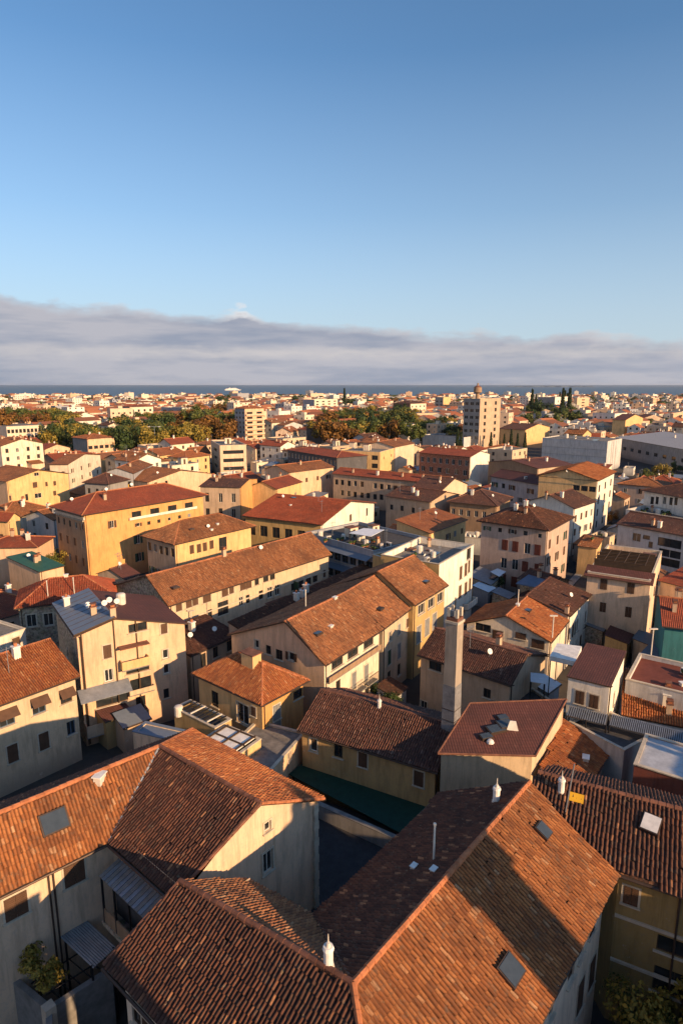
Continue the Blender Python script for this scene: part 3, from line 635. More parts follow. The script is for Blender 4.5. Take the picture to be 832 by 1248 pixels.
# enclosed gallery under the left roof, courtyard sheds, walls, plant
gal = MB(); g0, g1 = kloc(120, 1043, 8.6), kloc(186, 1083, 8.6)
def kobj(name, label, cat, fn, kids=()):
    mb = MB(); fn(mb); o = tag(mb.build(name, None, (K.x, K.y, 0)), label, cat); o.rotation_euler = (0, 0, KA); return o
def corr(mb, a, b, c, d, m, n=16, amp=.04, th=.03):
    a, b, c, d = map(Vector, (a, b, c, d)); pt = []
    for i in range(n * 2 + 1):
        t = i / (2 * n); z = Vector((0, 0, amp if i % 2 else 0)); pt.append((a.lerp(b, t) + z, d.lerp(c, t) + z))
    for (p, q), (r, s) in zip(pt, pt[1:]):
        mb.poly([p, r, s, q], m); mb.poly([p - Vector((0, 0, th)), q - Vector((0, 0, th)), s - Vector((0, 0, th)), r - Vector((0, 0, th))], m)
def gal_fn(mb):
    [mb.hexa([(-1.05, 11.7 + i * .3, 8.6), (-1.05, 11.96 + i * .3, 8.6), (.2, 11.96 + i * .3, 8.95), (.2, 11.7 + i * .3, 8.95)], [(-1.05, 11.7 + i * .3, 8.66), (-1.05, 11.96 + i * .3, 8.66), (.2, 11.96 + i * .3, 9.01), (.2, 11.7 + i * .3, 9.01)], CONC if i % 2 else ZINC) for i in range(20)]
    mb.box((-.4, 14.6, 5.4), (1.4, 6.2, .3), wallm('stone')); mb.box((-1.0, 14.6, 5.7), (.08, 5.9, .9), wallm('umber'))
    for y in (11.7, 13.2, 14.7, 16.2, 17.5): mb.box((-1.0, y, 5.7), (.1, .1, 2.9), IRON)
    mb.box((-.2, 14.6, 5.7), (.08, 5.8, 2.9), FLATD)
kg = MB(); gal_fn(kg); kg.build('gallery', lef)
kobj('lean_to_roof', 'small ribbed grey metal lean-to roof in the dark courtyard at bottom left', 'lean-to', lambda mb: (corr(mb, kloc(74, 1142, 5.2), kloc(106, 1121, 5.2), kloc(142, 1154, 4.9), kloc(114, 1180, 4.9), ZINC, 12), [mb.tube((*kloc(*q, 5.0)[:2], 0), (*kloc(*q, 5.0)[:2], 4.95), .06, IRON, 6) for q in ((80, 1146), (112, 1176), (138, 1154), (106, 1126))]))
def pw(mb):
    for a, b, z in (((-10, 1170), (60, 1228), 4.0), ((60, 1228), (135, 1180), 4.0), ((60, 1228), (60, 1290), 4.0)):
        p, q = Vector(kloc(*a, z)), Vector(kloc(*b, z)); u = (q - p).normalized(); n = Vector((-u.y, u.x, 0)) * .16
        A = [Vector((*v.xy, 0)) for v in (p - n, q - n, q + n, p + n)]; mb.hexa(A, [v + Vector((0, 0, z)) for v in A], CONC)
    c = kloc(60, 1232, 4.0); mb.box((c[0], c[1], 0), (.55, .55, 4.35), TRIM)
kobj('terrace_wall', 'pale grey concrete terrace wall around the sunken court at the bottom left corner', 'wall', pw)
def pg(mb):
    for i in range(7): p, q = kloc(8 + i * 13, 1180 - i * 8, 3.6), kloc(60 + i * 13, 1224 - i * 8, 3.6); mb.tube(p, q, .035, IRON, 5)
    for i in range(3): p, q = kloc(20 + i * 18, 1185 + i * 14, 3.65), kloc(90 + i * 18, 1140 + i * 14, 3.65); mb.tube(p, q, .045, IRON, 5)
    for q in ((10, 1182), (60, 1224), (88, 1134), (136, 1178)): c = kloc(*q, 3.6); mb.tube((c[0], c[1], 0), (c[0], c[1], 3.7), .05, IRON, 6)
kobj('pergola', 'dark iron pergola bars over the shaded court beside the potted bush', 'pergola', pg)
# ---- stone building in front of the hall's far end, with the orange annex
def polyhouse(name, label, cat, pts, wall, tile, lvl=2, roofmat=None, walls=None, th=.12, over=.25, z0=0):
    """pts: (px,py,z) corners of a planar roof, counter-clockwise; walls under it"""
    ps = [Vector(kloc(*q)) for q in pts]; root = tag(empty(name, (K.x, K.y, 0), KA), label, cat); rb = MB()
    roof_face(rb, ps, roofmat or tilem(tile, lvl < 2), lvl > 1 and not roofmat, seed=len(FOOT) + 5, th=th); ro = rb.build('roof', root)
    c = sum(ps, Vector()) / len(ps); wb = MB(); q = [p + (c - p).normalized() * over * 1.3 for p in ps]
    area = sum(q[i].x * q[(i + 1) % len(q)].y - q[(i + 1) % len(q)].x * q[i].y for i in range(len(q)))
    if area < 0: q.reverse()
    for i in range(len(q)):
        a, b = q[i], q[(i + 1) % len(q)]; kwall(root, wb, a.xy, b.xy, (a.z - .04, b.z - .04), wallm(wall), (walls or {}).get(i, []), min(lvl, 2), z0)
    wb.build('walls', root); mb = MB()
    for i in range(len(ps)): mb.tube(ps[i] + Vector((0, 0, -.02)), ps[(i + 1) % len(ps)] + Vector((0, 0, -.02)), .09, CAPD, 6)
    mb.build('roof_edge', ro); xs = [p.x for p in ps]; ys = [p.y for p in ps]; kfoot(min(xs), max(xs), min(ys), max(ys)); root_ = root; return root, ro, ps
sb, sbr, sp = polyhouse('stone_outhouse', 'rough plastered house with flat maroon roof and open roof windows, beside the hall ridge end', 'house', [(533, 918, 8.8), (652, 921, 8.8), (690, 852, 9.9), (572, 857, 9.9)], 'sand', 'maroon', roofmat=tilem('maroon', True))
nS = pn(sp[0], sp[1], sp[2])
for q, s in (((604, 890), (1.5, .9)), ((615, 884), (1.3, 1.0)), ((612, 876), (.9, .6)), ((592, 899), (1.0, .6))): rooflight(sbr, *q, sp[0], nS, *s, (1, -.6, 0), GLASSL, .2)
mb = MB(); c = kpix(624, 890, sp[0], nS); mb.box((c.x, c.y, c.z), (.1, .9, .8), WHITEM, .5, .5); c = kpix(597, 905, sp[0], nS); mb.dome(c, .3, WHITEM, 10, 3); mb.build('open_casement', sbr)
an, anr, ap = polyhouse('orange_annex', 'small annex with streaky orange and brown tiles below the stone house roof', 'annex', [(655, 944, 7.2), (723, 957, 6.0), (742, 911, 6.3), (684, 876, 7.6)], 'white', 'orange')
extra('vent', anr, kpix(713, 928, ap[0], pn(ap[0], ap[1], ap[2])), 1.2, .3)
# ================================================================== HAND-PLACED HOUSES  (C near eave corner, R right end, L left end, in photograph pixels turned into metres)
ALLH = []
def clut(h, items):
    for q in items:
        k, px, py = q[:3]; p = h.roof_at((px, py)); p.z = h.ztop(p.x, p.y) if h.flat is False else h.z - h.z0 - h.par
        extra(k, h.roof, p, q[3] if len(q) > 3 else 1.0, q[4] if len(q) > 4 else 0)
def HH(*a, **k):
    if 'chim' not in k and k.get('roof') != 'flat': k['chim'] = [(RND.uniform(.2, .8), RND.uniform(.25, .75), RND.choice(['stack', 'whitestack', 'antenna', 'dish', 'stack'])) for _ in range(3)]
    h = house(*a, **k); ALLH.append(h); h.flat = k.get('roof') == 'flat'; h.par = k.get('parapet', .45); return h
B = 'shut-brown'; PL = 'plain'; DK = 'dark'; OB = 'open-brown'; OG = 'open-green'
# row of three joined houses in the middle
h1 = HH('gabled_house', 'long house with mottled orange roof and shadow stripe, white side wall and peach gable', (396, 811), R=(467, 767), L=(277, 774), z=9.2, rise=3.4, ridge=(331, 765), wall='warmwhite', wallx='peach', tile='old', lvl=2,
        wins=[('x0', 327, 792, .7, 1.0, DK), ('x0', 340, 798, .9, 1.1, DK), ('x0', 355, 800, .7, .9, OB), ('x0', 313, 785, .6, .9, PL), ('y0', 431, 829, .8, 1.8, 'shut-grey'), ('y0', 446, 820, .8, 1.9, 'shut-grey'), ('y0', 459, 808, .8, 1.9, 'shut-grey'), ('y0', 412, 839, .8, 1.8, DK), ('y0', 447, 847, .9, 1.9, DK), ('y0', 459, 839, .9, 1.9, DK),
              ('y0', 411, 806, 2.0, 1.3, DK), ('y0', 430, 794, 2.0, 1.3, DK), ('y0', 449, 782, 2.0, 1.3, DK)], chim=[(416, 711, 'pole'), (384, 772, 'sky'), (403, 766, 'vent'), (408, 731, 'vent')])
mb = MB(); 
for i in range(1, 4): x = h1.w * (.18 + i * .2); mb.box((x, .05, 3.8), (1.9, .7, .12), CONC); [mb.box((x - .9 + j * .2, -.28, 3.92), (.03, .03, .9), IRON) for j in range(10)]; mb.box((x, -.28, 4.8), (1.9, .05, .05), IRON)
mb.box((h1.w * .5, .15, 7.0), (h1.w * .9, .5, .1), CONC); mb.box((h1.w * .5, -.08, 7.1), (h1.w * .9, .06, .55), wallm('umber')); mb.build('balcony', h1.root)
h2 = HH('ochre_row_house', 'ochre middle house of the long row with tall grey-green shutters', (468, 766), R=(504, 739), d=h1.d, z=9.25, rise=3.35, wall='sand', tile='old', lvl=2, ridge=(443, 709),
        wins=[('y0', 475, 776, .8, 1.2, PL), ('y0', 486, 767, .7, 1.3, 'shut-grey'), ('y0', 496, 759, .6, 1.1, B), ('y0', 474, 801, .8, 1.8, 'shut-green'), ('y0', 486, 793, .8, 1.9, 'shut-grey'), ('y0', 497, 781, .8, 1.9, 'shut-grey'), ('y0', 474, 827, .9, 1.9, DK), ('y0', 486, 816, .8, 1.5, DK)], chim=[(460, 742, 'sky')])
h3 = HH('balcony_row_house', 'orange end house of the long row with open top gallery and roof window', (505, 738), R=(546, 713), d=h1.d * .95, z=9.9, rise=3.3, wall='ochre', tile='old', lvl=2, ridge=(488, 684),
        wins=[('y0', 510, 773, 1.2, 2.2, 'shut-grey'), ('y0', 520, 764, 1.2, 2.2, 'shut-grey'), ('y0', 529, 757, 1.2, 2.2, 'shut-grey'), ('y0', 513, 742, 1.7, 1.3, PL), ('y0', 525, 735, 1.7, 1.3, PL), ('y0', 536, 728, 1.7, 1.3, PL)], chim=[(516, 709, 'sky')])
# orange villa and neighbours at left
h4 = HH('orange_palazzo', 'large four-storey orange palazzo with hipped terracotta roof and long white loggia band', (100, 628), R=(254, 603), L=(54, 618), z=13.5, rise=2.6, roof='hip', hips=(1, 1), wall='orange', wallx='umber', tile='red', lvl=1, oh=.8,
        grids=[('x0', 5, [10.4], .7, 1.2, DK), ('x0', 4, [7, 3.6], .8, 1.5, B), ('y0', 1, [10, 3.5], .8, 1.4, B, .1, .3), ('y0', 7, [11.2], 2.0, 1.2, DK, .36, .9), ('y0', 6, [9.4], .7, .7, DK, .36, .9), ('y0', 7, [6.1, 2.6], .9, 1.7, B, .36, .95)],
        chim=[(88, 612, 'dish'), (128, 609, 'stack'), (130, 600, 'dish'), (110, 600, 'dish')])  # umber side wall carries the left face's shade in its colour
mb = MB(); mb.box((h4.w * .62, .55, 10.95), (h4.w * .56, .5, .3), wallm('white')); mb.box((h4.w * .62, .32, 11.2), (h4.w * .56, .1, .25), wallm('white')); mb.build('loggia_band', h4.root)
mb = MB(); mb.box((.7, h4.d / 2, 12.4), (.35, h4.d - 1.4, .5), TRIM); [mb.box((.72, 1.2 + i * .75, 12.0), (.3, .25, .45), TRIM) for i in range(int((h4.d - 2) / .75))]; mb.build('cornice', h4.root)
h5 = HH('yellow_hip_house', 'yellow house with brown hipped roof, roof window and dish, right of the orange palazzo', (212, 664), R=(312, 641), L=(159, 656), z=9.5, rise=2.6, roof='hip', hips=(1, 1), wall='yellow', wallx='beige', tile='old', lvl=1, oh=.7, near=True,
        grids=[('x0', 5, [6.9], .9, 1.5, DK), ('x0', 4, [2.5], .8, 1.5, B), ('y0', 4, [6.9], .9, 1.6, B, .15, .5), ('y0', 2, [6.2], 1.8, 2.4, DK, .55, .75), ('y0', 6, [2.8], 1, 1.6, DK)], chim=[(232, 645, 'sky'), (254, 645, 'dish'), (258, 647, 'vent'), (265, 640, 'vent')])  # beige side stands in for the yellow wall in shade
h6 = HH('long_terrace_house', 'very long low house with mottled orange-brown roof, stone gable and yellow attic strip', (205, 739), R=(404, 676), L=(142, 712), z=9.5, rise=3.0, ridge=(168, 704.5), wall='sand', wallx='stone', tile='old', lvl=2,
        wins=[('y0', 218 + 0, 739, .9, 1.2, B), ('y0', 230, 735, .9, 1.2, B), ('y0', 238, 732, .9, 1.2, B), ('y0', 252, 728, 1.3, 1.3, B), ('y0', 260, 725, 1.2, 1.3, B), ('y0', 274, 721, 1.1, 1.3, B), ('y0', 282, 718, .8, 1.2, B), ('y0', 296, 713, 1.1, 1.3, B), ('y0', 303, 711, 1.0, 1.3, B),
              ('y0', 256, 749, .7, 1.4, DK), ('y0', 272, 741, 1.8, 1.9, DK), ('y0', 294, 733, .8, 1.3, PL), ('y0', 302, 730, .7, 1.2, DK), ('y0', 318, 725, .8, 1.3, DK), ('y0', 313, 708, .8, 1.2, DK), ('y0', 329, 722, 1.0, 1.6, PL), ('y0', 338, 719, 1.0, 1.6, PL), ('y0', 358, 714, 1.1, 1.4, DK), ('y0', 367, 711, 1.1, 1.4, DK), ('y0', 376, 708, 1.2, 1.4, DK), ('y0', 384, 705, 1.1, 1.2, DK), ('y0', 395, 699, .6, 1.2, B), ('y0', 324, 703, 1.0, 1.2, DK), ('y0', 332, 701, 1.0, 1.2, DK)], chim=[(212, 716, 'sky'), (318, 672, 'dish'), (273, 678, 'stack')])
mb = MB(); mb.box((h6.w / 2, .3, 6.85), (h6.w - .8, .12, .16), TRIM); mb.build('string_course', h6.root)
mb = MB(); c = h6.loc((327, 706), 8.2); mb.hexa([(c[0] - 1.8, -1.2, 4.4), (c[0] + 2.6, -1.2, 4.4), (c[0] + 2.6, .3, 5.2), (c[0] - 1.8, .3, 5.2)], [(c[0] - 1.8, -1.2, 4.5), (c[0] + 2.6, -1.2, 4.5), (c[0] + 2.6, .3, 5.3), (c[0] - 1.8, .3, 5.3)], CAPD); mb.build('lean_to', h6.root)
mb = MB(); c = h6.loc((352, 712), 6.5); mb.box((c[0], -.35, 4.6), (.12, .9, 2.6), TARPG); mb.build('awning', h6.root)
# beige block at left
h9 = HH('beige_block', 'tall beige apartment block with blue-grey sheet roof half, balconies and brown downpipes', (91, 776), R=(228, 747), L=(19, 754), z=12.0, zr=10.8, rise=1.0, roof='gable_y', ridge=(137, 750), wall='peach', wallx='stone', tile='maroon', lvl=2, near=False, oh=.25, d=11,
        wins=[('y0', 131, 794, .8, 1.4, B), ('y0', 200, 766, .7, 1.1, B), ('y0', 133, 823, .8, 1.3, 'pale'), ('y0', 202, 797, .6, 1, 'pale'), ('y0', 203, 815, .6, 1.1, 'pale'), ('y0', 203, 845, .6, 1.1, DK), ('y0', 168, 762, 1.9, .9, DK), ('y0', 168, 812, 2.4, 1.3, DK), ('y0', 172, 833, 2.2, 1.3, DK), ('y0', 137, 851, 3.2, 1.3, DK), ('y0', 119, 857, 1.2, 1.3, DK), ('y0', 172, 857, 1.0, 1.6, DK), ('x0', 83, 796, .5, .9, PL)])
mb = MB()
roof_face(mb, [(-.05, -.05, 12.2), (h9.loc((137, 750), 13.0)[0], -.05, 13.2), (h9.loc((137, 750), 13.0)[0], h9.d, 13.2), (-.05, h9.d, 12.2)], BLUEROOF, False, th=.14)
for i in range(1, 9):
    y = h9.d * i / 9
    a, b = Vector((0, y, 12.33)), Vector((h9.loc((137, 750), 13.0)[0], y, 13.33)); mb.tube(a - Vector((0, 0, .12)), b - Vector((0, 0, .12)), .03, GUT, 4)
mb.build('sheet_roof', h9.roof)
def balcony(h, fc, px, py, w, dep=1.1, m='yellow', hh=.95, roofed=True):
    o, r = h.rl((px, py)); y0 = h.faces['y0'][2](0, 0)[1]; t = (y0 - o.y) / r.y; p = o + r * t; mb = MB()
    mb.box((p.x, y0 - dep / 2, p.z - .5), (w, dep, .12), CONC); mb.box((p.x, y0 - dep + .05, p.z - .38), (w, .08, hh), wallm(m))
    for q in (-1, 1): mb.box((p.x + q * (w / 2 - .04), y0 - dep / 2, p.z - .38), (.08, dep - .1, hh), wallm(m))
    if roofed: mb.box((p.x, y0 - dep / 2, p.z + 1.9), (w + .2, dep + .2, .1), CAPD)
    mb.build('balcony', h.root)
balcony(h9, 'y0', 163, 806, 2.8, .9, 'yellow', .9); balcony(h9, 'y0', 172, 838, 2.6, .5, 'sand', .5, False); balcony(h9, 'y0', 141, 877, 6.2, 1.4, 'beige', 1.2, False)
mb = MB(); o, r = h9.rl((128, 840)); y0 = h9.faces['y0'][2](0, 0)[1]; p = o + r * ((y0 - o.y) / r.y); mb.hexa([(p.x - 2.6, y0 - 1.4, p.z - .3), (p.x + 2.4, y0 - 1.4, p.z - .3), (p.x + 2.4, y0 - .01, p.z + .55), (p.x - 2.6, y0 - .01, p.z + .55)], [(p.x - 2.6, y0 - 1.4, p.z - .24), (p.x + 2.4, y0 - 1.4, p.z - .24), (p.x + 2.4, y0 - .01, p.z + .61), (p.x - 2.6, y0 - .01, p.z + .61)], ZINC); mb.build('canopy', h9.root)
mb = MB()
for q in (101, 141, 168): o, r = h9.rl((q, 800)); p = o + r * ((y0 - o.y) / r.y); mb.tube((p.x, y0 - .07, .2), (p.x, y0 - .07, h9.ztop(p.x, .2) - .1), .07, WOOD, 6)
mb.build('downpipe', h9.root)
clut(h9, [('whitestack', 82, 740), ('stack', 138, 752), ('tank', 148, 736), ('dish', 134, 738), ('dish', 128, 742), ('vent', 120, 745)])
h10 = HH('front_left_house', 'sand coloured house at the left edge with bright ribbed orange roof and open awning windows', (-70, 885), R=(98, 824), d=7.5, z=8.8, rise=2.2, ridge=(51, 782), wall='sand', tile='orange', lvl=2,
         wins=[('y0', 9, 877, 1.3, 1.2, 'blue'), ('y0', 48, 862, 1.2, 1.2, 'blue'), ('y0', 81, 850, 1.1, 1.1, DK), ('y0', 54, 903, .9, 1.7, B), ('y0', 87, 887, .8, 1.4, 'blue'), ('y0', 16, 918, .9, 1.7, B), ('y0', -30, 900, 1.2, 1.2, B)])
mb = MB(); y0 = h10.faces['y0'][2](0, 0)[1]
for q in ((9, 868, 1.7), (48, 853, 1.6), (81, 843, 1.4)): o, r = h10.rl(q[:2]); p = o + r * ((y0 - o.y) / r.y); a = [(p.x - q[2] / 2, y0 - .7, p.z - .35), (p.x + q[2] / 2, y0 - .7, p.z - .35), (p.x + q[2] / 2, y0 - .02, p.z + .3), (p.x - q[2] / 2, y0 - .02, p.z + .3)]; mb.hexa(a, [(v[0], v[1], v[2] + .05) for v in a], BROWNW)
mb.build('awning_shutters', h10.root)
h11 = HH('pyramid_roof_house', 'small peach house with bright orange pyramid roof and yellow chimney block', (319, 860), R=(377, 829), L=(222, 826), z=8.2, rise=1.9, roof='hip', wall='orange', wallx='yellow', tile='orange', lvl=2, oh=.45, chim=(),
         wins=[('y0', 337, 868, .9, 1.5, 'shut-grey'), ('y0', 363, 846, 1.2, .9, DK), ('y0', 338, 886, .8, 1.2, 'shut-grey'), ('x0', 309, 867, .6, .9, B), ('x0', 262, 852, 1.0, 1.6, DK), ('x0', 296, 870, 1.6, 2.0, 'pale'), ('x0', 317, 874, .5, 1.4, DK)])
mb = MB(); mb.box((0, 0, -.8), (1.1, 1.6, 2.0), wallm('yellow')); c = h11.roof_at((308, 812)); mb.box((0, 0, 1.2), (1.3, 1.8, .1), CAPD); mb.build('chimney', h11.roof, c + Vector((.2, .4, 0)))
h12 = HH('dark_roof_house', 'low ochre house with speckled dark brown roof beside the green tarpaulin', (533, 942), L=(362, 890), w=8.5, z=7.0, rise=1.9, roof='gable_y', ridge=(480, 864), wall='dullyellow', tile='dark', lvl=2, oh=.3,
         wins=[('x0', 382, 908, .7, 1.2, 'pale'), ('x0', 412, 914, .8, 1.4, DK), ('x0', 442, 926, .8, 1.3, B), ('x0', 510, 949, .8, 1.3, B)], chim=[(462, 864, 'flue')])
h13 = HH('loggia_house', 'shaded house behind the stone chimney tower with dark tile roof and small loggia', (623, 836), L=(508, 798), w=9, z=7.5, rise=2.0, roof='gable_y', ridge=(600, 786), wall='beige', tile='dark', lvl=2, oh=.3,
         wins=[('x0', 516, 806, 1.5, 1.2, DK), ('x0', 530, 811, 1.5, 1.2, DK), ('x0', 516, 859, .8, .9, 'plain'), ('x0', 593, 845, .8, 1.0, DK)])
h14 = HH('white_tower_house', 'narrow cream tower house with flat maroon roof and two dark front windows', (744, 837), R=(763, 797), L=(689, 825), z=10.6, roof='shed_x', zr=10.9, wall='white', tile='maroon', lvl=2, oh=.15, near=False, az=None, chim=(),
         wins=[('x0', 706, 850, .75, 1.25, B), ('x0', 723, 855, .75, 1.25, B), ('y0', 747, 852, .4, 1.2, 'plain')], capm=CAPD)
h15 = HH('cream_terrace_house', 'cream house with roof terrace, maroon front roof strip and four dark windows', (792, 708), L=(714, 699), R=(806, 672), z=10.6, roof='flat', parapet=.9, wall='cream', lvl=1, flatm=FLATD, oh=0,
         wins=[('x0', 735, 712, .9, 1.5, B), ('x0', 768, 717, .9, 1.5, B), ('x0', 734, 740, .8, 1.4, B), ('x0', 765, 746, .8, 1.5, B)], grids=[('y0', 3, [6], .8, 1.4, B)])
mb = MB(); roof_face(mb, [(-.5, -.4, 10.2), (-.5, h15.d + .4, 10.2), (1.9, h15.d + .4, 11.2), (1.9, -.4, 11.2)], tilem('maroon', True), False, th=.12); mb.build('front_roof_strip', h15.roof)
mb = MB(); [mb.box((3 + i * 2.1, h15.d * .5, 9.72), (.08, h15.d - .6, 2.2), WOOD) for i in range(4)]; [mb.box((6, 1 + i * 1.3, 11.9), (7, .06, .08), WOOD) for i in range(int(h15.d / 1.3))]; mb.build('pergola', h15.roof)
clut(h15, [('ac', 756, 684), ('hut', 790, 682, .7), ('pots', 740, 684), ('tank', 765, 683, .7)])
h16 = HH('orange_gable_house', 'house with glowing orange roof slope, maroon left slope and timbered gable front', (671, 783), R=(693, 756), L=(567, 758), z=6.8, rise=2.1, roof='gable_x', ridge=(612, 754), wall='warmwhite', tile='orange', lvl=2, oh=.3,
         wins=[('x0', 588, 765, 2.0, 1.0, DK), ('x0', 606, 775, 1.3, 1.4, B), ('x0', 634, 775, 1.3, .8, B), ('x0', 655, 785, 1.5, 1.1, B)], chim=[(664, 738, 'pole', .6), (640, 744, 'sky'), (622, 725, 'vent')])
h17 = HH('arched_window_house', 'house with half orange half dark felt roof, white dish and arched windows', (694, 751), R=(720, 725), L=(648, 722), z=7.4, rise=1.5, roof='gable_x', ridge=(670, 704), wall='white', tile='dark', lvl=2, oh=.25,
         grids=[('y0', 5, [3.6], .7, 1.8, DK), ('y0', 5, [.8], .7, 1.6, B)], chim=[(695, 730, 'dish'), (690, 748, 'stack')])
h18 = HH('pink_house', 'pink plastered house with rust red shutters and spreading hipped roof', (669, 647), R=(700, 630), L=(582, 634), z=12, rise=2.6, roof='hip', wall='pink', tile='brown', lvl=1, oh=.7, near=True,
         grids=[('x0', 5, [10.4], .7, .8, DK), ('x0', 4, [7.2, 3.9, .9], 1.1, 1.9, 'shut-red', .02, .7), ('y0', 3, [8.2, 5.2, 2], .9, 1.6, B)], chim=[(628, 622, 'whitestack'), (640, 618, 'whitestack'), (640, 626, 'stack'), (650, 620, 'dish')])
h19 = HH('white_loggia_block', 'tall white block with roof terrace, shadowed lower wall and corner loggia', (535, 688), R=(577, 664), L=(494, 676), z=12.2, roof='flat', parapet=.9, wall='white', wallx='ochre', lvl=2, flatm=FLATR, d=9,
         wins=[('y0', 561, 698, .9, 1.9, B), ('y0', 567, 694, .9, 1.9, B), ('y0', 571, 690, .7, 1.9, B), ('y0', 560, 721, .9, 1.9, B), ('y0', 567, 717, .9, 1.9, B), ('y0', 572, 712, .7, 1.9, B), ('y0', 571, 672, 1.6, 1.7, DK)], )
balcony(h19, 'y0', 569, 735, 4, .9, 'white', .9, False)
clut(h19, [('tank', 528, 672, .7), ('ac', 520, 678), ('panelset', 530, 668), ('pots', 505, 672)])
h20 = HH('ochre_terrace_block', 'flat ochre block with cluttered roof terrace left of the white loggia block', (495, 688), L=(454, 676), w=9, z=10.6, roof='flat', parapet=.6, wall='ochre', lvl=2, flatm=FLATD, grids=[('x0', 2, [5.5], .8, 1.4, DK)])
clut(h20, [('pots', 468, 668), ('pots', 480, 664), ('ac', 475, 670), ('pots', 490, 668), ('tank', 497, 655, .8), ('hut', 500, 650, .6), ('pots', 470, 662), ('ac', 486, 660, 1, 1.2)])
h21 = HH('blue_grey_block', 'shaded flat block with blue-grey glazed galleries and white roof sheets', (455, 672), L=(372, 649), w=13, z=10.5, roof='flat', parapet=.5, wall='coldgrey', lvl=2, flatm=FLATD, roofmat=ZINC, grids=[('x0', 9, [7.2, 4.2], 1.5, 1.5, 'blue'), ('x0', 8, [1.2], 1.4, 1.6, DK)])
mb = MB(); [mb.hexa([(-1.3, .3, zz), (-.01, .3, zz + .5), (-.01, h21.d - .3, zz + .5), (-1.3, h21.d - .3, zz)][::1], [(-1.3, .3, zz + .06), (-.01, .3, zz + .56), (-.01, h21.d - .3, zz + .56), (-1.3, h21.d - .3, zz + .06)], BLUEROOF) for zz in (9.0, 6.1)]; mb.build('gallery_canopy', h21.root)
clut(h21, [('ac', 400, 655), ('pots', 415, 656), ('tank', 390, 652), ('hut', 428, 650, .7), ('antenna', 405, 650), ('pots', 430, 660), ('ac', 440, 652), ('tank', 450, 650, .8), ('pots', 445, 664), ('stack', 460, 660), ('hut', 455, 646, .6), ('pots', 385, 651), ('pots', 400, 662)])
def cover(name, label, cat, q, z, m, th=.06, legs=True):
    ps = [Vector(at(px, py, z)) for px, py in q]; c = sum(ps, Vector()) / 4; mb = MB(); a = [p - c for p in ps]; mb.hexa(a, [v + Vector((0, 0, th)) for v in a], m)
    if legs:
        for v in a: u = v * .93; mb.tube((u.x, u.y, -z + (legs if legs is not True else 0)), (u.x, u.y, 0), .05, IRON, 6)
    return tag(mb.build(name, None, c), label, cat)
cover('roof_awning', 'pale blue curved sheet awning on the roof of the blue-grey block', 'awning', [(425, 650), (443, 644), (468, 646), (452, 654)], 11.9, TARPW, legs=10.1)
h22 = HH('red_hall_house', 'wide red tiled roof house with bright white gable end and aerial', (392, 640), R=(459, 613), L=(304, 626), z=9.5, rise=2.6, roof='gable_y', wall='white', wallx='ochre', tile='red', lvl=1, oh=.5, near=True,
         wins=[('y0', 427, 631, .9, 1.5, B), ('y0', 447, 624, .9, 1.8, DK)], grids=[('x0', 6, [5.6], 1.8, 2.2, DK)], chim=[(354, 617, 'vent'), (388, 612, 'antenna'), (392, 625, 'antenna'), (345, 608, 'dish'), (360, 606, 'panelset')])
h23 = HH('orange_mono_house', 'house with glowing orange side wall and dark arched windows left of it', (293, 594), R=(315, 583), L=(251, 589), z=12, zr=12, rise=1, roof='gable_y', wall='orange', wallx='beige', tile='brown', lvl=1, oh=.3, grids=[('x0', 3, [8.2, 4.4], 1.0, 2.2, DK)])
h24 = HH('yellow_gable_house', 'yellow-walled low house with red roof behind the glowing orange wall', (337, 596), R=(369, 587), L=(314, 590), z=10.5, rise=1.6, roof='gable_x', wall='yellow', tile='red', lvl=1, oh=.3, grids=[('y0', 2, [7], .9, 1.2, B)])
h25 = HH('yellow_villa', 'bright yellow villa at the left edge with terracotta gable roof', (7, 587), R=(87, 577), L=(-30, 580), z=10.5, rise=2.2, roof='gable_y', wall='yellow', wallx='peach', tile='terra', lvl=1, oh=.6, wins=[('y0', 13, 607, .6, 1.4, B), ('y0', 33, 606, .8, 1.8, DK), ('y0', 43, 591, 1.3, 1.6, B), ('y0', 57, 590, .7, 1.3, B), ('y0', 67, 589, .8, 1.3, B), ('y0', 47, 604, 2.0, 1.4, 'pale'), ('y0', 67, 601, .9, 1.4, B), ('y0', 45, 578, 1.4, 1, PL)], chim=[(37, 567, 'dish')])
h26 = HH('dark_hip_house', 'shaded grey house with dark brown hipped roof between yellow villa and balconies', (133, 590), L=(100, 588), w=9, z=10, rise=2.3, roof='hip', wall='grey', tile='dark', lvl=1, oh=.5, grids=[('x0', 3, [7, 4], 1, 1.4, DK), ('y0', 2, [6.5], 1, 1.4, DK)])
h27 = HH('orange_balcony_house', 'small house with orange fabric on its balcony and terracotta roof', (163, 577), R=(187, 566), L=(134, 573), z=11.5, rise=1.6, roof='gable_x', wall='coldgrey', tile='terra', lvl=1, oh=.3, grids=[('x0', 3, [7.6, 4.6], 1.7, 1.6, DK)])
mb = MB(); mb.box((-.6, h27.d * .4, 7.5), (.1, h27.d * .5, 1.0), YEL); mb.box((-.3, h27.d * .5, 7.3), (1.0, h27.d * .9, .15), CONC); mb.build('balcony', h27.root)
h28 = HH('peach_gable_house', 'low house with broad peach gable wall facing the sun', (180, 588), R=(259, 577), d=14, z=9.5, rise=2.2, roof='gable_y', wall='peach', tile='terra', lvl=1, oh=.2, wins=[('y0', 190, 590, .9, 1.0, DK), ('y0', 203, 588, .9, 1.0, DK)])
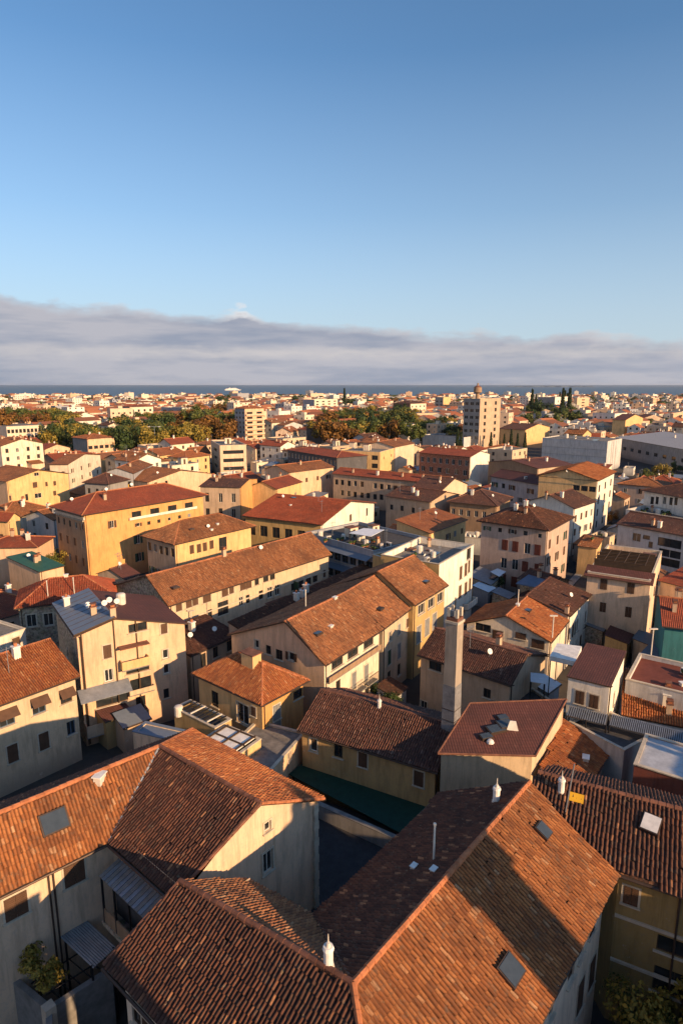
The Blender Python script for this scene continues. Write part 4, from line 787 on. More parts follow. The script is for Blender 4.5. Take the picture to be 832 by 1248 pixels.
h29 = HH('white_gable_villa', 'white villa with terracotta roof and rows of windows above the yellow villa', (83, 566), R=(124, 554), L=(66, 564), z=11.5, rise=1.8, roof='gable_y', wall='warmwhite', tile='terra', lvl=1, grids=[('y0', 4, [8.3, 5.2], .9, 1.4, B), ('x0', 2, [8, 5], .9, 1.3, B)], chim=[(100, 552, 'stack')])
# right middle
h30 = HH('loggia_corner_block', 'tall yellow corner block with orange hipped roof and white stacked loggias', (729, 586), R=(751, 575), L=(675, 576), z=13.5, rise=2.2, roof='hip', hips=(0, 0), wall='white', wallx='yellow', tile='orange', lvl=1, oh=.5, d=15, near=True,
         grids=[('y0', 3, [10.2, 7.2, 4.2, 1.2], 1.5, 1.8, DK), ('x0', 3, [10.6], 1.6, 1.3, DK, .0, .4), ('x0', 3, [6, 3], .9, 1.4, B)], chim=[(690, 577, 'dish')])
h31 = HH('brown_slope_house', 'white house under a brown tiled slope in the street right of the pink house', (700, 620), R=(727, 611), L=(650, 608), z=10.5, rise=2.2, roof='gable_x', wall='white', tile='brown', lvl=1, oh=.4, grids=[('y0', 4, [7.4, 4.4, 1.4], .9, 1.5, B)], chim=[(665, 606, 'stack'), (684, 606, 'whitestack')])
h32 = HH('long_maroon_house', 'long low house with maroon roof and whitewashed front behind the pink house', (676, 594), L=(596, 580), w=9, z=10, rise=1.7, roof='gable_y', wall='coldgrey', tile='maroon', lvl=1, oh=.4, grids=[('x0', 7, [7, 4], 1.2, 1.4, 'dark')], chim=[(640, 584, 'ac')])
h33 = HH('white_hip_villa', 'white villa at the right edge with brown hipped roof and five top windows', (850, 610), L=(780, 597), w=13, z=12.5, rise=2.2, roof='hip', wall='white', tile='brown', lvl=1, oh=.6, wins=[('x0', 794, 610, .9, 1.7, DK), ('x0', 800, 610, .8, 1.7, DK), ('x0', 809, 610, .8, 1.6, 'plain'), ('x0', 817, 611, .8, 1.7, DK), ('x0', 823, 611, .8, 1.7, DK)])
h34 = HH('stepped_white_house', 'shaded white house with dark roof and stacked balconies at the right edge', (845, 655), L=(750, 638), w=10, z=9.6, rise=1.8, roof='gable_y', wall='palegrey', tile='dark', lvl=1, oh=.3, wins=[('x0', 775, 655, 1.6, 1.6, 'plain'), ('x0', 787, 655, 1.3, .8, DK), ('x0', 792, 664, .8, 1.2, DK), ('x0', 815, 662, 4.2, 1.6, DK), ('x0', 815, 675, 4.0, 1.5, 'plain'), ('x0', 815, 686, 3.6, 1.5, DK)], chim=[(795, 640, 'stack'), (803, 643, 'whitestack')])
h35 = HH('terrace_annex', 'pale walled terrace annex in front of the white hipped villa', (835, 633), L=(762, 621), w=8, z=9.3, roof='flat', wall='palegrey', parapet=.9, lvl=1)
clut(h35, [('pots', 775, 617), ('pots', 790, 617), ('ac', 805, 620), ('pots', 815, 621)])
# lower right
h36 = HH('rust_sheet_annex', 'annex with rust red ribbed sheet roof below a white parapet at the right edge', (850, 890), L=(757, 872), w=6.5, z=6.6, roof='shed_x', zr=8.3, wall='palegrey', tile='orange', lvl=2, oh=.1, pipe=False)
h37 = HH('white_parapet_block', 'white flat block with maroon terrace and sunken skylight well at the right edge', (860, 852), L=(762, 828), w=7, z=8.9, roof='flat', parapet=.35, wall='palegrey', lvl=2, flatm=plain('maroon_felt', (.17, .05, .035), .9))
h38 = HH('maroon_wall_block', 'block with blue-white sheet roof and maroon side wall at the lower right edge', (868, 962), L=(772, 932), w=5.0, z=8.6, roof='flat', parapet=.05, wall='maroon', lvl=2, flatm=plain('pale_sheet', (.42, .45, .50), .6))
h39 = HH('white_yard_house', 'low whitewashed yard building with ribbed grey canopy strip along its top', (760, 915), L=(693, 880), w=4.5, z=7.4, roof='flat', parapet=.1, wall='palegrey', lvl=2, flatm=FLATD)
def canopy(name, label, a, b, dep, z, n, m=ZINC, base=0):
    A, Bv = at(*a, z), at(*b, z); u = (Bv - A); L = u.length; u.normalize(); v = Vector((-u.y, u.x, 0)) * dep; mb = MB()
    if v.y < 0: v = -v
    for i in range(n): q = u * (L * i / n); w_ = u * (L / n * .55); mb.hexa([q, q + w_, q + w_ + v + Vector((0, 0, .3)), q + v + Vector((0, 0, .3))], [p + Vector((0, 0, .06)) for p in (q, q + w_, q + w_ + v + Vector((0, 0, .3)), q + v + Vector((0, 0, .3)))], m)
    mb.hexa([Vector((0, 0, -.1)), u * L + Vector((0, 0, -.1)), u * L + v + Vector((0, 0, .2)), v + Vector((0, 0, .2))], [Vector((0, 0, -.04)), u * L + Vector((0, 0, -.04)), u * L + v + Vector((0, 0, .26)), v + Vector((0, 0, .26))], FLATD)
    for q in (0, .5, 1): p = u * L * q; mb.tube((p.x, p.y, -z + base), (p.x, p.y, 0), .06, IRON, 6); p = p + v; mb.tube((p.x, p.y, -z + base), (p.x, p.y, .2), .06, IRON, 6)
    return tag(mb.build(name, None, A), label, 'canopy')
canopy('ribbed_canopy', 'dark canopy with pale ribs running from the cream tower house to the right edge', (742, 884), (850, 912), 1.5, 8.0, 44)
canopy('ribbed_canopy', 'short stretch of ribbed canopy at the foot of the cream tower house', (690, 872), (738, 884), 1.3, 8.0, 18)
h40 = HH('red_roof_edge_house', 'house at the right edge with bright red roof and teal side sheet', (845, 768), L=(806, 763), w=12, z=8.5, zr=8.5, rise=1.7, roof='gable_y', wall='teal', tile='red', lvl=1)
h41 = HH('pale_terrace_row', 'low yellow-walled terrace right of the cream terrace house', (850, 720), L=(800, 707), w=9, z=7.5, roof='shed_x', zr=8.6, wall='cream', tile='red', lvl=1, grids=[('x0', 4, [4], 1.2, 1.5, DK)])
# left middle
h42 = HH('dormer_house', 'dark red-roofed house at the left edge with a glazed dormer strip and white flue', (18, 742), R=(143, 727), L=(-60, 728), z=9.4, rise=2.2, roof='hip', hips=(1, 1), wall='stone', tile='red', lvl=2, oh=.4, grids=[('y0', 5, [6.6], 1.1, 1.6, PL, 0, .4)], chim=[(59, 728, 'pole'), (91, 724, 'pole'), (8, 720, 'vent')])
h43 = HH('white_corner_house', 'white walled low house at the left edge with one brown window', (-25, 786), R=(31, 766), d=5, z=8.7, roof='flat', wall='white', parapet=.2, lvl=2, wins=[('y0', 20, 783, .9, 1.2, B)])
h44 = HH('green_sheet_shed', 'peach shed with corrugated green roof near the left edge', (48, 697), R=(80, 689), L=(2, 686), z=6.3, zr=7.2, roof='shed_y', wall='peach', roofmat=GREENROOF, lvl=1, oh=.2)
h45 = HH('peach_side_house', 'peach house with red hip roof beside the bushes at the left edge', (-30, 668), R=(46, 667), d=8, z=7.6, rise=1.2, roof='hip', wall='peach', tile='red', lvl=1, oh=.3)
h46 = HH('small_yellow_house', 'small yellow house at the left edge under the yellow villa, red-brown roof', (10, 636), R=(28, 631), L=(-30, 628), z=8.6, rise=1.5, roof='gable_y', wall='yellow', tile='red', lvl=1, grids=[('x0', 3, [4.5], .8, 1.3, B)])
h47 = HH('maroon_lean_shed', 'small shed with plain maroon roof below the orange palazzo', (152, 706), R=(172, 699), L=(123, 697), z=6.2, rise=1.2, roof='gable_x', wall='beige', tile='maroon', lvl=1, oh=.2)
h48 = HH('blue_sheet_house', 'flat blue-grey sheet roof beside the pyramid roof house', (232, 908), R=(246, 895), L=(158, 895), z=7.2, roof='flat', parapet=.1, wall='cream', lvl=2, flatm=BLUEROOF, roofmat=BLUEROOF)
h49 = HH('cream_skylight_house', 'low flat cream annex with brown framed glass roof below the pyramid roof house', (284, 925), R=(318, 901), L=(244, 903), z=6.4, roof='flat', parapet=.3, wall='yellow', lvl=2, flatm=FLATD, grids=[('y0', 1, [4.0], 1.2, 1.2, PL), ('x0', 1, [3.5], 1.0, 1.6, DK)])
mb = MB(); mb.box((h49.w / 2, h49.d / 2, 6.5), (h49.w * .9, h49.d * .8, .07), WHITEM); [mb.box((h49.w * (.1 + .4 * i), h49.d / 2, 6.58), (.14, h49.d * .84, .08), WOOD) for i in range(3)]; [mb.box((h49.w / 2, h49.d * (.12 + .38 * i), 6.6), (h49.w * .92, .14, .08), WOOD) for i in range(3)]; mb.build('glass_roof', h49.roof)
h50 = HH('peach_court_house', 'plain peach wall building between the pyramid roof house and the dark roofed ochre house', (330, 940), R=(372, 893), d=5, z=5.6, roof='flat', parapet=.1, wall='peach', lvl=2, flatm=FLATR, wins=[('y0', 352, 905, .5, .8, 'plain')])
h51 = HH('ochre_pergola_annex', 'ochre annex with black slatted roof terrace left of the pyramid roof house', (262, 888), R=(282, 877), L=(202, 868), z=6.6, roof='flat', parapet=.5, wall='ochre', lvl=2, flatm=FLATD, wins=[('x0', 215, 880, 1, 1, DK)])
mb = MB(); [mb.box((h51.w * .5, h51.d * (.1 + i * .1), 6.75), (h51.w * .9, .1, .1), PALE if i % 4 == 1 else IRON) for i in range(9)]; mb.build('slatted_pergola', h51.roof); clut(h51, [('tank', 218, 868, .8)])
h52 = HH('yard_back_house', 'dim beige house with three dark windows in the yard behind the beige block', (232, 800), R=(292, 773), d=6, z=6.2, roof='shed_y', zr=7.5, wall='beige', tile='dark', lvl=2, oh=.15, wins=[('y0', 231, 811, .7, 1.3, DK), ('y0', 248, 805, .8, 1.7, DK), ('y0', 263, 795, .8, 1.3, DK), ('y0', 280, 787, .9, 1.3, DK)])
h53 = HH('rear_slope_house', 'narrow dark red roof strip squeezed behind the long house with the shadow stripe', (300, 772), R=(475, 690), d=3.0, z=7.2, roof='shed_y', zr=8.0, wall='beige', tile='brown', lvl=2, oh=.1)
# ---- small sheds and fittings in the yards
SHED = [(300, 762, 4, 3, 3.4), (262, 770, 3, 3, 3.2), (236, 780, 3.5, 3, 3), (330, 757, 3, 2.5, 3), (700, 772, 4, 3, 3), (735, 770, 3, 3, 2.8), (765, 785, 4, 3, 3.2), (800, 790, 4, 3, 3), (640, 835, 3, 3, 4), (668, 845, 3, 2.5, 4.2), (620, 730, 3, 3, 3), (128, 880, 3, 2.5, 3.2),
        (150, 888, 3, 2.5, 3), (480, 850, 3, 2.5, 2.8), (595, 722, 3, 3, 2.8), (395, 880, 2.5, 2, 3), (650, 735, 3.4, 3, 3.3), (812, 810, 3.5, 3, 3.4), (255, 925, 2.5, 2, 3), (690, 745, 3, 2.4, 2.8)]
AUTOH = []
for i, (px_, py_, w_, d_, z_) in enumerate(SHED):
    p_ = at(px_, py_, z_); rm = [ZINC, None, BLUEROOF, None, TARPW][i % 5]
    hh_ = house('yard_shed', 'small %s yard shed' % ['zinc roofed', 'maroon tiled', 'blue-grey roofed', 'brown tiled', 'pale roofed'][i % 5], (p_.x, p_.y, z_), w=w_, d=d_, az=40 + RND.uniform(-8, 8), z=z_, zr=z_ + .6, roof='shed_y', wall=['stone', 'beige', 'coldgrey', 'ochre', 'palegrey'][(i * 3) % 5], tile='maroon' if i % 5 == 1 else 'brown', roofmat=rm, lvl=1, oh=.15, pipe=False, grids=[('y0', 1, [.05], .8, 1.9, DK)], th=.08, foot=False)
    AUTOH.append(hh_.root)
for h in list(ALLH):
    if h.flat and h.root.location.y < 330 and h.w * h.d > 35:
        for _ in range(int(min(12, h.w * h.d / 14))):
            x, y = RND.uniform(1.2, h.w - 1.2), RND.uniform(1.2, h.d - 1.2); extra(RND.choice(['pots', 'ac', 'tank', 'vent', 'antenna', 'dish', 'stack', 'pots', 'panelset', 'ac']), h.roof, (x, y, h.z - h.par), RND.uniform(.7, 1.1), RND.uniform(0, 6))
for q_, l_ in (((671, 796, 5.0, 4.6), 'thin pale post standing in the dark yard left of the cream tower house'), ((791, 812, 5.0, 4.4), 'pale post with a crossbar in the yard right of the cream tower house'), ((235, 790, 3.0, 5.0), 'slim pale pole beside the corner of the beige block')):
    p_ = at(q_[0], q_[1], q_[2]); mb = MB(); mb.tube((0, 0, 0), (0, 0, q_[2] + q_[3]), .09, PALE, 8, .07); mb.box((0, 0, q_[2] + q_[3]), (.9, .2, .12), PALE); tag(mb.build('post', None, (p_.x, p_.y, 0)), l_, 'post')
# ---- the stone chimney tower
def tower():
    z = 18.2; t = at(554, 752, z); root = tag(empty('chimney_tower', (t.x, t.y, 0), math.radians(52)), 'tall square stone chimney tower rising in the centre, dark base and sunlit top', 'tower')
    mb = MB(); m = wallm('sand'); mb.box((0, 0, 0), (1.28, 1.28, 12.6), plain('dark_base_stone', (.20, .20, .21), .95, var=.45), 0, .84); mb.box((0, 0, 12.6), (1.04, 1.04, 5.2), wallm('shaftstone'), 0, .97); mb.build('shaft', root)  # lower shaft a darker, greyer stone than the upper part
    mb = MB(); mb.box((0, 0, 17.8), (1.16, 1.16, .2), TRIM); mb.box((0, 0, 18.0), (.95, .95, .25), CAPD); mb.build('cap', root); mb = MB()
    for x, y in ((-.36, -.36), (.36, -.34), (.36, .36), (-.34, .34)): mb.box((x, y, 18.3), (.22, .22, .7), TRIM)
    mb.tube((0, 0, 18.3), (0, 0, 19.8), .05, IRON, 6); mb.box((.1, .2, 18.3), (.7, .5, .45), ZINC); mb.build('aerials', root)
    mb = MB()
    for i in range(11): mb.box((0, 0, 1 + i * .95), (1.31 * (1 - .0125 * i), 1.31 * (1 - .0125 * i), .05), GUT)
    mb.build('stone_bands', root); FOOT.append((t.x, t.y, 1, 0, 1.2, 1.2))
tower()
# ---- yard things
cover('green_tarpaulin', 'dark green tarpaulin stretched over the yard beside the low ochre house', 'tarpaulin', [(352, 944), (375, 926), (526, 977), (492, 1018)], 3.5, TARPG)
def pwall(name, label, a, b, z, th, m, z0=0, cat='wall'):
    p, q = at(*a, z), at(*b, z); u = (q - p).normalized(); n = Vector((-u.y, u.x, 0)) * th; mb = MB(); A = [Vector((*v.xy, z0)) - Vector((p.x, p.y, 0)) for v in (p - n, q - n, q + n, p + n)]
    mb.hexa(A, [v + Vector((0, 0, z - z0)) for v in A], m); B_ = [Vector((v.x * 1, v.y * 1, z)) for v in A]; mb.hexa([v + Vector((0, 0, .003)) for v in B_], [v + Vector((0, 0, .09)) for v in B_], CONC); return tag(mb.build(name, None, (p.x, p.y, 0)), label, cat)
pwall('stone_wall', 'grey stone parapet wall between the green tarpaulin and the dark court', (384, 978), (488, 1024), 3.4, .22, wallm('grey'))
mb = MB(); q_ = [at(*p, 2.3) for p in ((372, 968), (500, 1012), (500, 1120), (330, 1150))]; mb.hexa([Vector((p.x, p.y, .01)) for p in reversed(q_)], [p for p in reversed(q_)], ASPH); tag(mb.build('courtyard_paving'), 'black paved court between the gable wall and the hall', 'paving', kind='structure')
pwall('yard_wall', 'dim low wall under the cream terrace house', (716, 752), (786, 768), 2.2, .15, wallm('stone')); 
cover('white_box_canopy', 'white topped green box canopy near the cream tower house', 'canopy', [(669, 805), (678, 789), (708, 793), (700, 812)], 8.2, WHITEM, .5)
cover('parked_sheet', 'square pale sheet leaning flat on the dark roof yard left of the cream tower house', 'sheet', [(646, 820), (664, 822), (664, 834), (646, 831)], 7.2, TARPW)
for i, (q, lb) in enumerate((([(246, 747), (262, 744), (276, 748), (258, 756)], 'white sheet in the yard behind the beige block'), ([(289, 752), (300, 751), (325, 753), (312, 758)], 'long pale blue awning in the yard in front of the long terrace'), ([(320, 745), (330, 740), (345, 743), (332, 751)], 'oval white tarpaulin nearest the veranda house'), ([(597, 697), (606, 693), (616, 697), (608, 703)], 'white rounded canopy beside the pink house'), ([(152, 662), (168, 656), (182, 660), (170, 668)], 'pale corrugated cover in front of the yellow hip house'))):
    cover('yard_awning', lb, 'awning', q, 4.2, TARPW)
cover('blue_sheet_roof', 'blue sheet roof of a lean-to in front of the pink house', 'roof sheet', [(628, 712), (648, 698), (672, 700), (655, 717)], 5.4, TARPB, .15)
h54 = HH('corner_stall_house', 'low dark roofed house cluster left of the orange gable house', (668, 716), L=(630, 704), w=6, z=5, rise=1.1, roof='gable_y', wall='stone', tile='dark', lvl=1)
# ---- upper middle landmarks
h60 = HH('yellow_balcony_block', 'yellow office block with dark balcony bands in the upper middle', (463, 551), R=(481, 546), L=(411, 549), z=12, roof='flat', wall='yellow', lvl=1, grids=[('x0', 4, [9, 6, 3], 2.4, 1.7, 'brown'), ('y0', 2, [9, 6], .8, 1, DK)])
clut(h60, [('hut', 430, 545), ('ac', 445, 546), ('hut', 470, 544)])
h61 = HH('dark_office_block', 'long dark office block with window grid and red roof, left of the yellow block', (410, 558), L=(349, 548), w=14, z=11, rise=1.4, roof='hip', wall='darkgrey', tile='red', lvl=1, grids=[('x0', 14, [8.2, 5.2, 2.2], 1.3, 1.6, 'pale')])
h62 = HH('balcony_tower', 'tall pale apartment tower with red roof and stacked balconies above the centre left', (298, 498), R=(323, 496), L=(285, 497.5), z=21.5, rise=1.6, roof='hip', wall='peach', wallx='coldgrey', tile='orange', lvl=1, grids=[('y0', 2, [18, 15, 12, 9, 6, 3], 4.6, 1.3, 'brown'), ('x0', 3, [18, 15, 12, 9, 6], 1.6, 1.5, 'plain')])
mb = MB(); [mb.box((h62.w / 2, -.2, zz), (h62.w - 1.5, 1.2, .9), wallm('cream')) for zz in (17, 14, 11, 8, 5, 2)]; mb.build('balconies', h62.root)
h63 = HH('water_tower_block', 'seven-storey concrete apartment block carrying a round brown water tower', (585, 486), R=(611, 486), L=(565, 485), z=28.6, roof='flat', wall='beige', wallx='grey', lvl=1, grids=[('y0', 2, [25, 21.3, 17.6, 13.9, 10.2, 6.5], 2.4, 2.0, 'brown'), ('x0', 3, [25, 21.3, 17.6, 13.9, 10.2, 6.5], 2.2, 1.8, 'plain')])  # grey left side is shade put into the wall colour
mb = MB(); c = (h63.w * .28, h63.d * .55); m = wallm('umber')
mb.tube((*c, 28.1), (*c, 31.2), 1.1, m, 16, 1.0); mb.tube((*c, 31.2), (*c, 32.0), 1.0, m, 16, 2.3); mb.tube((*c, 32.0), (*c, 34.6), 2.3, m, 16, 2.1); mb.tube((*c, 34.6), (*c, 35.6), 2.1, CAPD, 16, .9); mb.tube((*c, 35.6), (*c, 37.0), .55, m, 10, .4); mb.build('water_tower', h63.roof)
h64 = HH('grey_warehouse', 'big blank grey warehouse box with sunlit end wall in the upper right', (740, 538), R=(758, 531.5), L=(655, 533), z=12.8, roof='flat', wall='palegrey', lvl=1, flatm=FLATR, parapet=.3, foot=True)
mb = MB(); [mb.box((-.02, h64.d / 2, zz), (.05, h64.d - .2, .1), CONC) for zz in (3, 6, 9)]; [mb.box((h64.w * t, -.03, 0), (.25, .06, 12.4), CONC) for t in (.3, .42, .6)]; mb.build('panel_joints', h64.root)
clut(h64, [('ac', 700, 534, 2), ('ac', 715, 534, 2), ('tank', 690, 533, 1.5), ('panelset', 725, 536, 2)])
h65 = HH('long_factory', 'long low grey factory hall with pale blue-grey roof at the upper right edge', (880, 556), L=(748, 533), w=26, z=9.5, zr=12.5, roof='shed_x', wall='grey', roofmat=plain('factory_roof', (.36, .36, .37), .7), lvl=1, grids=[('x0', 12, [4], 3, 1.6, DK)])
h66 = HH('yellow_barn', 'barn-like hall with yellow gable wall and brown roof right of the water tower block', (640, 524), R=(672, 519), L=(606, 521), z=9.5, rise=2.8, roof='gable_y', wall='yellow', tile='brown', lvl=1)
h67 = HH('stacked_beige_block', 'beige block with horizontal balcony bands below the tall balcony tower', (268, 543), R=(300, 542), L=(236, 537), z=13, roof='flat', wall='cream', wallx='sand', lvl=1, grids=[('y0', 1, [9.6, 6.4, 3.2], 8, 1.4, 'brown'), ('x0', 1, [9.6, 6.4, 3.2], 8, 1.3, DK)])
clut(h67, [('hut', 255, 539), ('ac', 285, 540), ('dish', 275, 541, 1.5)])
h68 = HH('brick_arcade_house', 'brick red arcaded house with a white gable end right of the upper centre', (573, 557), R=(598, 553), L=(520, 550), z=11.5, rise=1.6, roof='gable_y', wall='white', wallx='brick', tile='red', lvl=1, grids=[('x0', 8, [8.2], 1.3, 1.9, 'pale'), ('x0', 6, [4.8, 1.6], 1.6, 1.9, 'pale')])
h69 = HH('long_red_roof_row', 'very long low row with thin red roof across the upper centre', (541, 590), L=(404, 577), w=9, z=9.5, rise=1.4, roof='gable_y', wall='beige', tile='red', lvl=1, grids=[('x0', 16, [6.2, 3], 1.2, 1.6, DK)], chim=[(430, 576, 'stack'), (460, 579, 'whitestack'), (490, 581, 'stack'), (515, 583, 'stack')])
h70 = HH('dark_hip_row_house', 'dark brown hip roofed house with white chimney left of the pink house', (606, 617), L=(544, 611), w=13, z=9.5, rise=2.4, roof='hip', wall='umber', tile='dark', lvl=1, oh=.6, grids=[('x0', 6, [6.4], .9, 1.4, 'pale')], chim=[(575, 603, 'whitestack'), (600, 607, 'dish')])
h71 = HH('brown_slab_house', 'broad plain brown roof house with twin white flues in the centre', (524, 612), L=(468, 604), w=14, z=9.3, rise=1.6, roof='gable_y', wall='beige', tile='brown', lvl=1, chim=[(503, 600, 'whitestack'), (508, 604, 'whitestack'), (487, 600, 'antenna')], grids=[('x0', 4, [6], .9, 1.3, DK)])
h72 = HH('cream_lean_house', 'cream wall and orange sloping roof house right above the white loggia block', (524, 650), R=(570, 633), d=8, z=8.6, zr=10.2, roof='shed_y', wall='yellow', tile='orange', lvl=1, grids=[('y0', 5, [5.8], .9, 1.2, DK)])
h73 = HH('rounded_dark_house', 'house with dark slope roof and pale gable edge left of the dark hip row', (536, 600), R=(571, 590), L=(505, 594), z=9.6, rise=2.6, roof='gable_y', wall='cream', tile='dark', lvl=1)
h74 = HH('orange_top_house', 'house with glowing orange slope above the long maroon house', (655, 571), R=(700, 566), L=(590, 563), z=9.8, rise=1.6, roof='gable_x', wall='beige', wallx='umber', tile='maroon', lvl=1)
h75 = HH('terracotta_double_house', 'twin-ridged terracotta house with pale peach wall right of the peach gable', (352, 576), R=(408, 569), L=(322, 571), z=10.6, rise=1.6, roof='gable_x', wall='peach', tile='terra', lvl=1, grids=[('y0', 4, [7], .9, 1.3, B)], chim=[(366, 566, 'stack')])
h76 = HH('dark_wall_villa', 'white villa with red hip roof among dark facades above the centre', (392, 521), R=(414, 520), L=(372, 520), z=13, rise=1.5, roof='hip', wall='white', wallx='darkgrey', tile='red', lvl=1, grids=[('y0', 3, [10, 7], 1.4, 1.5, DK)])
h77 = HH('long_white_flats', 'long white flats with strip windows standing behind the central trees', (383, 487), R=(412, 485), L=(369, 486), z=20, roof='flat', wall='warmwhite', wallx='coldgrey', lvl=1, grids=[('y0', 4, [17, 14, 11, 8], 4, 1.3, DK)])
h78 = HH('yard_shed_row', 'dark roofed sheds in the shaded yard left of the cream tower house', (640, 880), L=(600, 850), w=5, z=5, roof='flat', wall='stone', parapet=.2, lvl=1, flatm=FLATD)
h79 = HH('lit_white_house', 'white house with slanted bright end wall above the grove at left', (222, 497), R=(236, 496), L=(196, 492), z=16, roof='flat', wall='white', wallx='coldgrey', lvl=1, grids=[('x0', 3, [12, 8], 6, 1.5, DK)])
h80 = HH('red_gable_white_house', 'white gabled house with bright red roof in the grove at far left', (92, 508), R=(117, 504), L=(82, 506), z=14, rise=3, roof='gable_y', wall='white', tile='orange', lvl=1)
h81 = HH('flat_red_villa', 'wide villa with low red hip roof and grey side behind the houses at far left', (106, 535), R=(142, 532), L=(87, 532), z=11, rise=1.8, roof='hip', wall='peach', wallx='grey', tile='orange', lvl=1, grids=[('y0', 5, [6], 2, 1.6, DK)])
h82 = HH('arcade_white_block', 'pale block with a row of white frames in front of the grove at far left', (8, 520), R=(52, 518), L=(-20, 519), z=12, roof='flat', wall='warmwhite', lvl=1, grids=[('y0', 9, [8, 4], 1.6, 2.2, DK)])
h83 = HH('pale_terrace_flats', 'pale flats with red trimmed roof on the rise right of the grove', (158, 496), R=(188, 495), L=(144, 493), z=18, rise=1.5, roof='hip', wall='warmwhite', wallx='grey', tile='red', lvl=1, grids=[('y0', 4, [14, 10], 2, 1.8, DK)])
h84 = HH('striped_tower_flats', 'pale flats with striped balconies just right of the cypresses', (703, 485), R=(718, 485), L=(699, 484.5), z=22, roof='flat', wall='peach', lvl=1, grids=[('y0', 1, [19, 16, 13, 10, 7], 9, 1.2, 'brown')])
h85 = HH('twin_white_towers', 'pair of slim white slabs behind the cypress trees', (676, 484), R=(692, 484), L=(655, 485), z=23, roof='flat', wall='white', wallx='grey', lvl=1, grids=[('y0', 2, [5, 9, 13, 17], 2.0, 2.4, DK)])
h86 = HH('yellow_house_upper_right', 'yellow gabled house above the long factory at right', (762, 512), R=(785, 508), L=(745, 509), z=14, rise=3, roof='gable_y', wall='yellow', tile='maroon', lvl=1)
h86.root.name = 'yellow_gable_villa'
h87 = HH('balcony_strip_block', 'peach block with banded balconies at the far right edge above the factory', (820, 504), R=(850, 502), L=(816, 503), z=14, roof='flat', wall='peach', lvl=1, grids=[('y0', 1, [10.5, 7, 3.5], 12, 1.5, 'brown')])
h88 = HH('mansard_house', 'brown mansard roofed house with white dormers beyond the autumn trees', (500, 492), R=(520, 491), L=(478, 490), z=18, rise=3, roof='hip', wall='warmwhite', wallx='brown', tile='brown', lvl=1, grids=[('y0', 4, [14, 10], 2, 2, 'pale')])
h89 = HH('yellow_slab_tower', 'narrow yellow slab tower beyond the autumn trees, dark on its left side', (540, 484), R=(549, 484), L=(530, 484), z=22, roof='flat', wall='yellow', wallx='grey', lvl=1, grids=[('x0', 2, [16, 12, 8], 3, 2, 'plain')])
h90 = HH('cream_mid_block', 'cream gable end house right of the yellow balcony block', (481, 545), R=(506, 540), d=14, z=12.5, rise=1.8, roof='gable_x', wall='cream', tile='terra', lvl=1)
h91 = HH('white_vault_hall', 'white vaulted shed in front of the autumn trees', (497, 521), R=(513, 519), L=(484, 519), z=12, rise=2.2, roof='gable_y', wall='white', roofmat=ZINC, lvl=1)
h92 = HH('long_grey_depot', 'long flat pale depot strip behind the water tower block at left', (565, 533), L=(512, 529), w=16, z=8, roof='flat', wall='palegrey', roofmat=ZINC, lvl=1)
# ================================================================== TREES
def frame_of(d): return None
CROWNS = {}
def crown_mesh(key, m, n, lobes, leaf, seed):
    rg = random.Random(seed); mb = MB(); V = []; 
    for (cx, cy, cz, rx, rz_) in lobes:
        for i in range(int(n / len(lobes))):
            while True:
                x, y, z = rg.uniform(-1, 1), rg.uniform(-1, 1), rg.uniform(-1, 1); r = math.sqrt(x * x + y * y + z * z)
                if .45 < r < 1: break
            k = rg.uniform(.85, 1.12); V.append((cx + x * rx * k, cy + y * rx * k, cz + z * rz_ * k, x, y, z))
    for x, y, z, nx, ny, nz in V:
        n_ = Vector((nx + rg.uniform(-.6, .6), ny + rg.uniform(-.6, .6), nz + rg.uniform(-.3, .9))).normalized(); u = n_.orthogonal().normalized(); w = n_.cross(u); a = rg.uniform(0, 6.28)
        u, w = u * math.cos(a) + w * math.sin(a), w * math.cos(a) - u * math.sin(a); s = leaf * rg.uniform(.6, 1.3); c = Vector((x, y, z))
        mb.poly([c - u * s, c - w * s * .6, c + u * s, c + w * s * .6], m)
    o = mb.build('crown'); me = o.data; bpy.data.objects.remove(o); return me
def lobes_for(kind, seed):
    rg = random.Random(seed)
    if kind == 'cypress': return [(0, 0, 1.6 + i * 1.55, 1.5 - .17 * i * (1 if i > 2 else .2), 1.5) for i in range(7)]
    return [(rg.uniform(-2.5, 2.5), rg.uniform(-2.5, 2.5), 3.6 + rg.uniform(-1.6, 2.6), rg.uniform(.7, 1.9), rg.uniform(.7, 1.5)) for i in range(15)]
def trunk_mesh():
    mb = MB(); mb.tube((0, 0, -.3), (0, 0, 3.2), .28, BARK, 8, .17)
    for i in range(5): a = i * 1.26; mb.tube((0, 0, 2.2 + .2 * i), (math.cos(a) * 1.3, math.sin(a) * 1.3, 4.4 + .2 * i), .11, BARK, 6, .04)
    o = mb.build('trunk'); me = o.data; bpy.data.objects.remove(o); return me
TRUNK = trunk_mesh(); KINDM = {'green': LEAFG, 'dark': LEAFD, 'yellow': LEAFY, 'orange': LEAFO, 'cypress': LEAFX}
AUTO = list(AUTOH)
def tree(name, kind, x, y, s, label, cat='tree', group=None, n=1500, leaf=.24, var=0, near=False):
    key = (kind, var, n, leaf)
    if key not in CROWNS: CROWNS[key] = crown_mesh(key, KINDM[kind], n, lobes_for(kind, var * 13 + len(kind)), leaf, var * 7 + 3)
    t = empty(name, (x, y, 0), RND.uniform(0, 6.28)); t.scale = (s * RND.uniform(.9, 1.1), s * RND.uniform(.9, 1.1), s); put(TRUNK, 'trunk', t); put(CROWNS[key], 'crown', t)
    tag(t, label, cat, group); AUTO.append(t); return t
def tpx(name, kind, px, py, s, label, zc=4.5, z0=0, **k):   # py = pixel of the crown's middle
    p = at(px, py, z0 + zc * s); t = tree(name, kind, p.x, p.y, s, label, **k); t.location.z = z0; return t
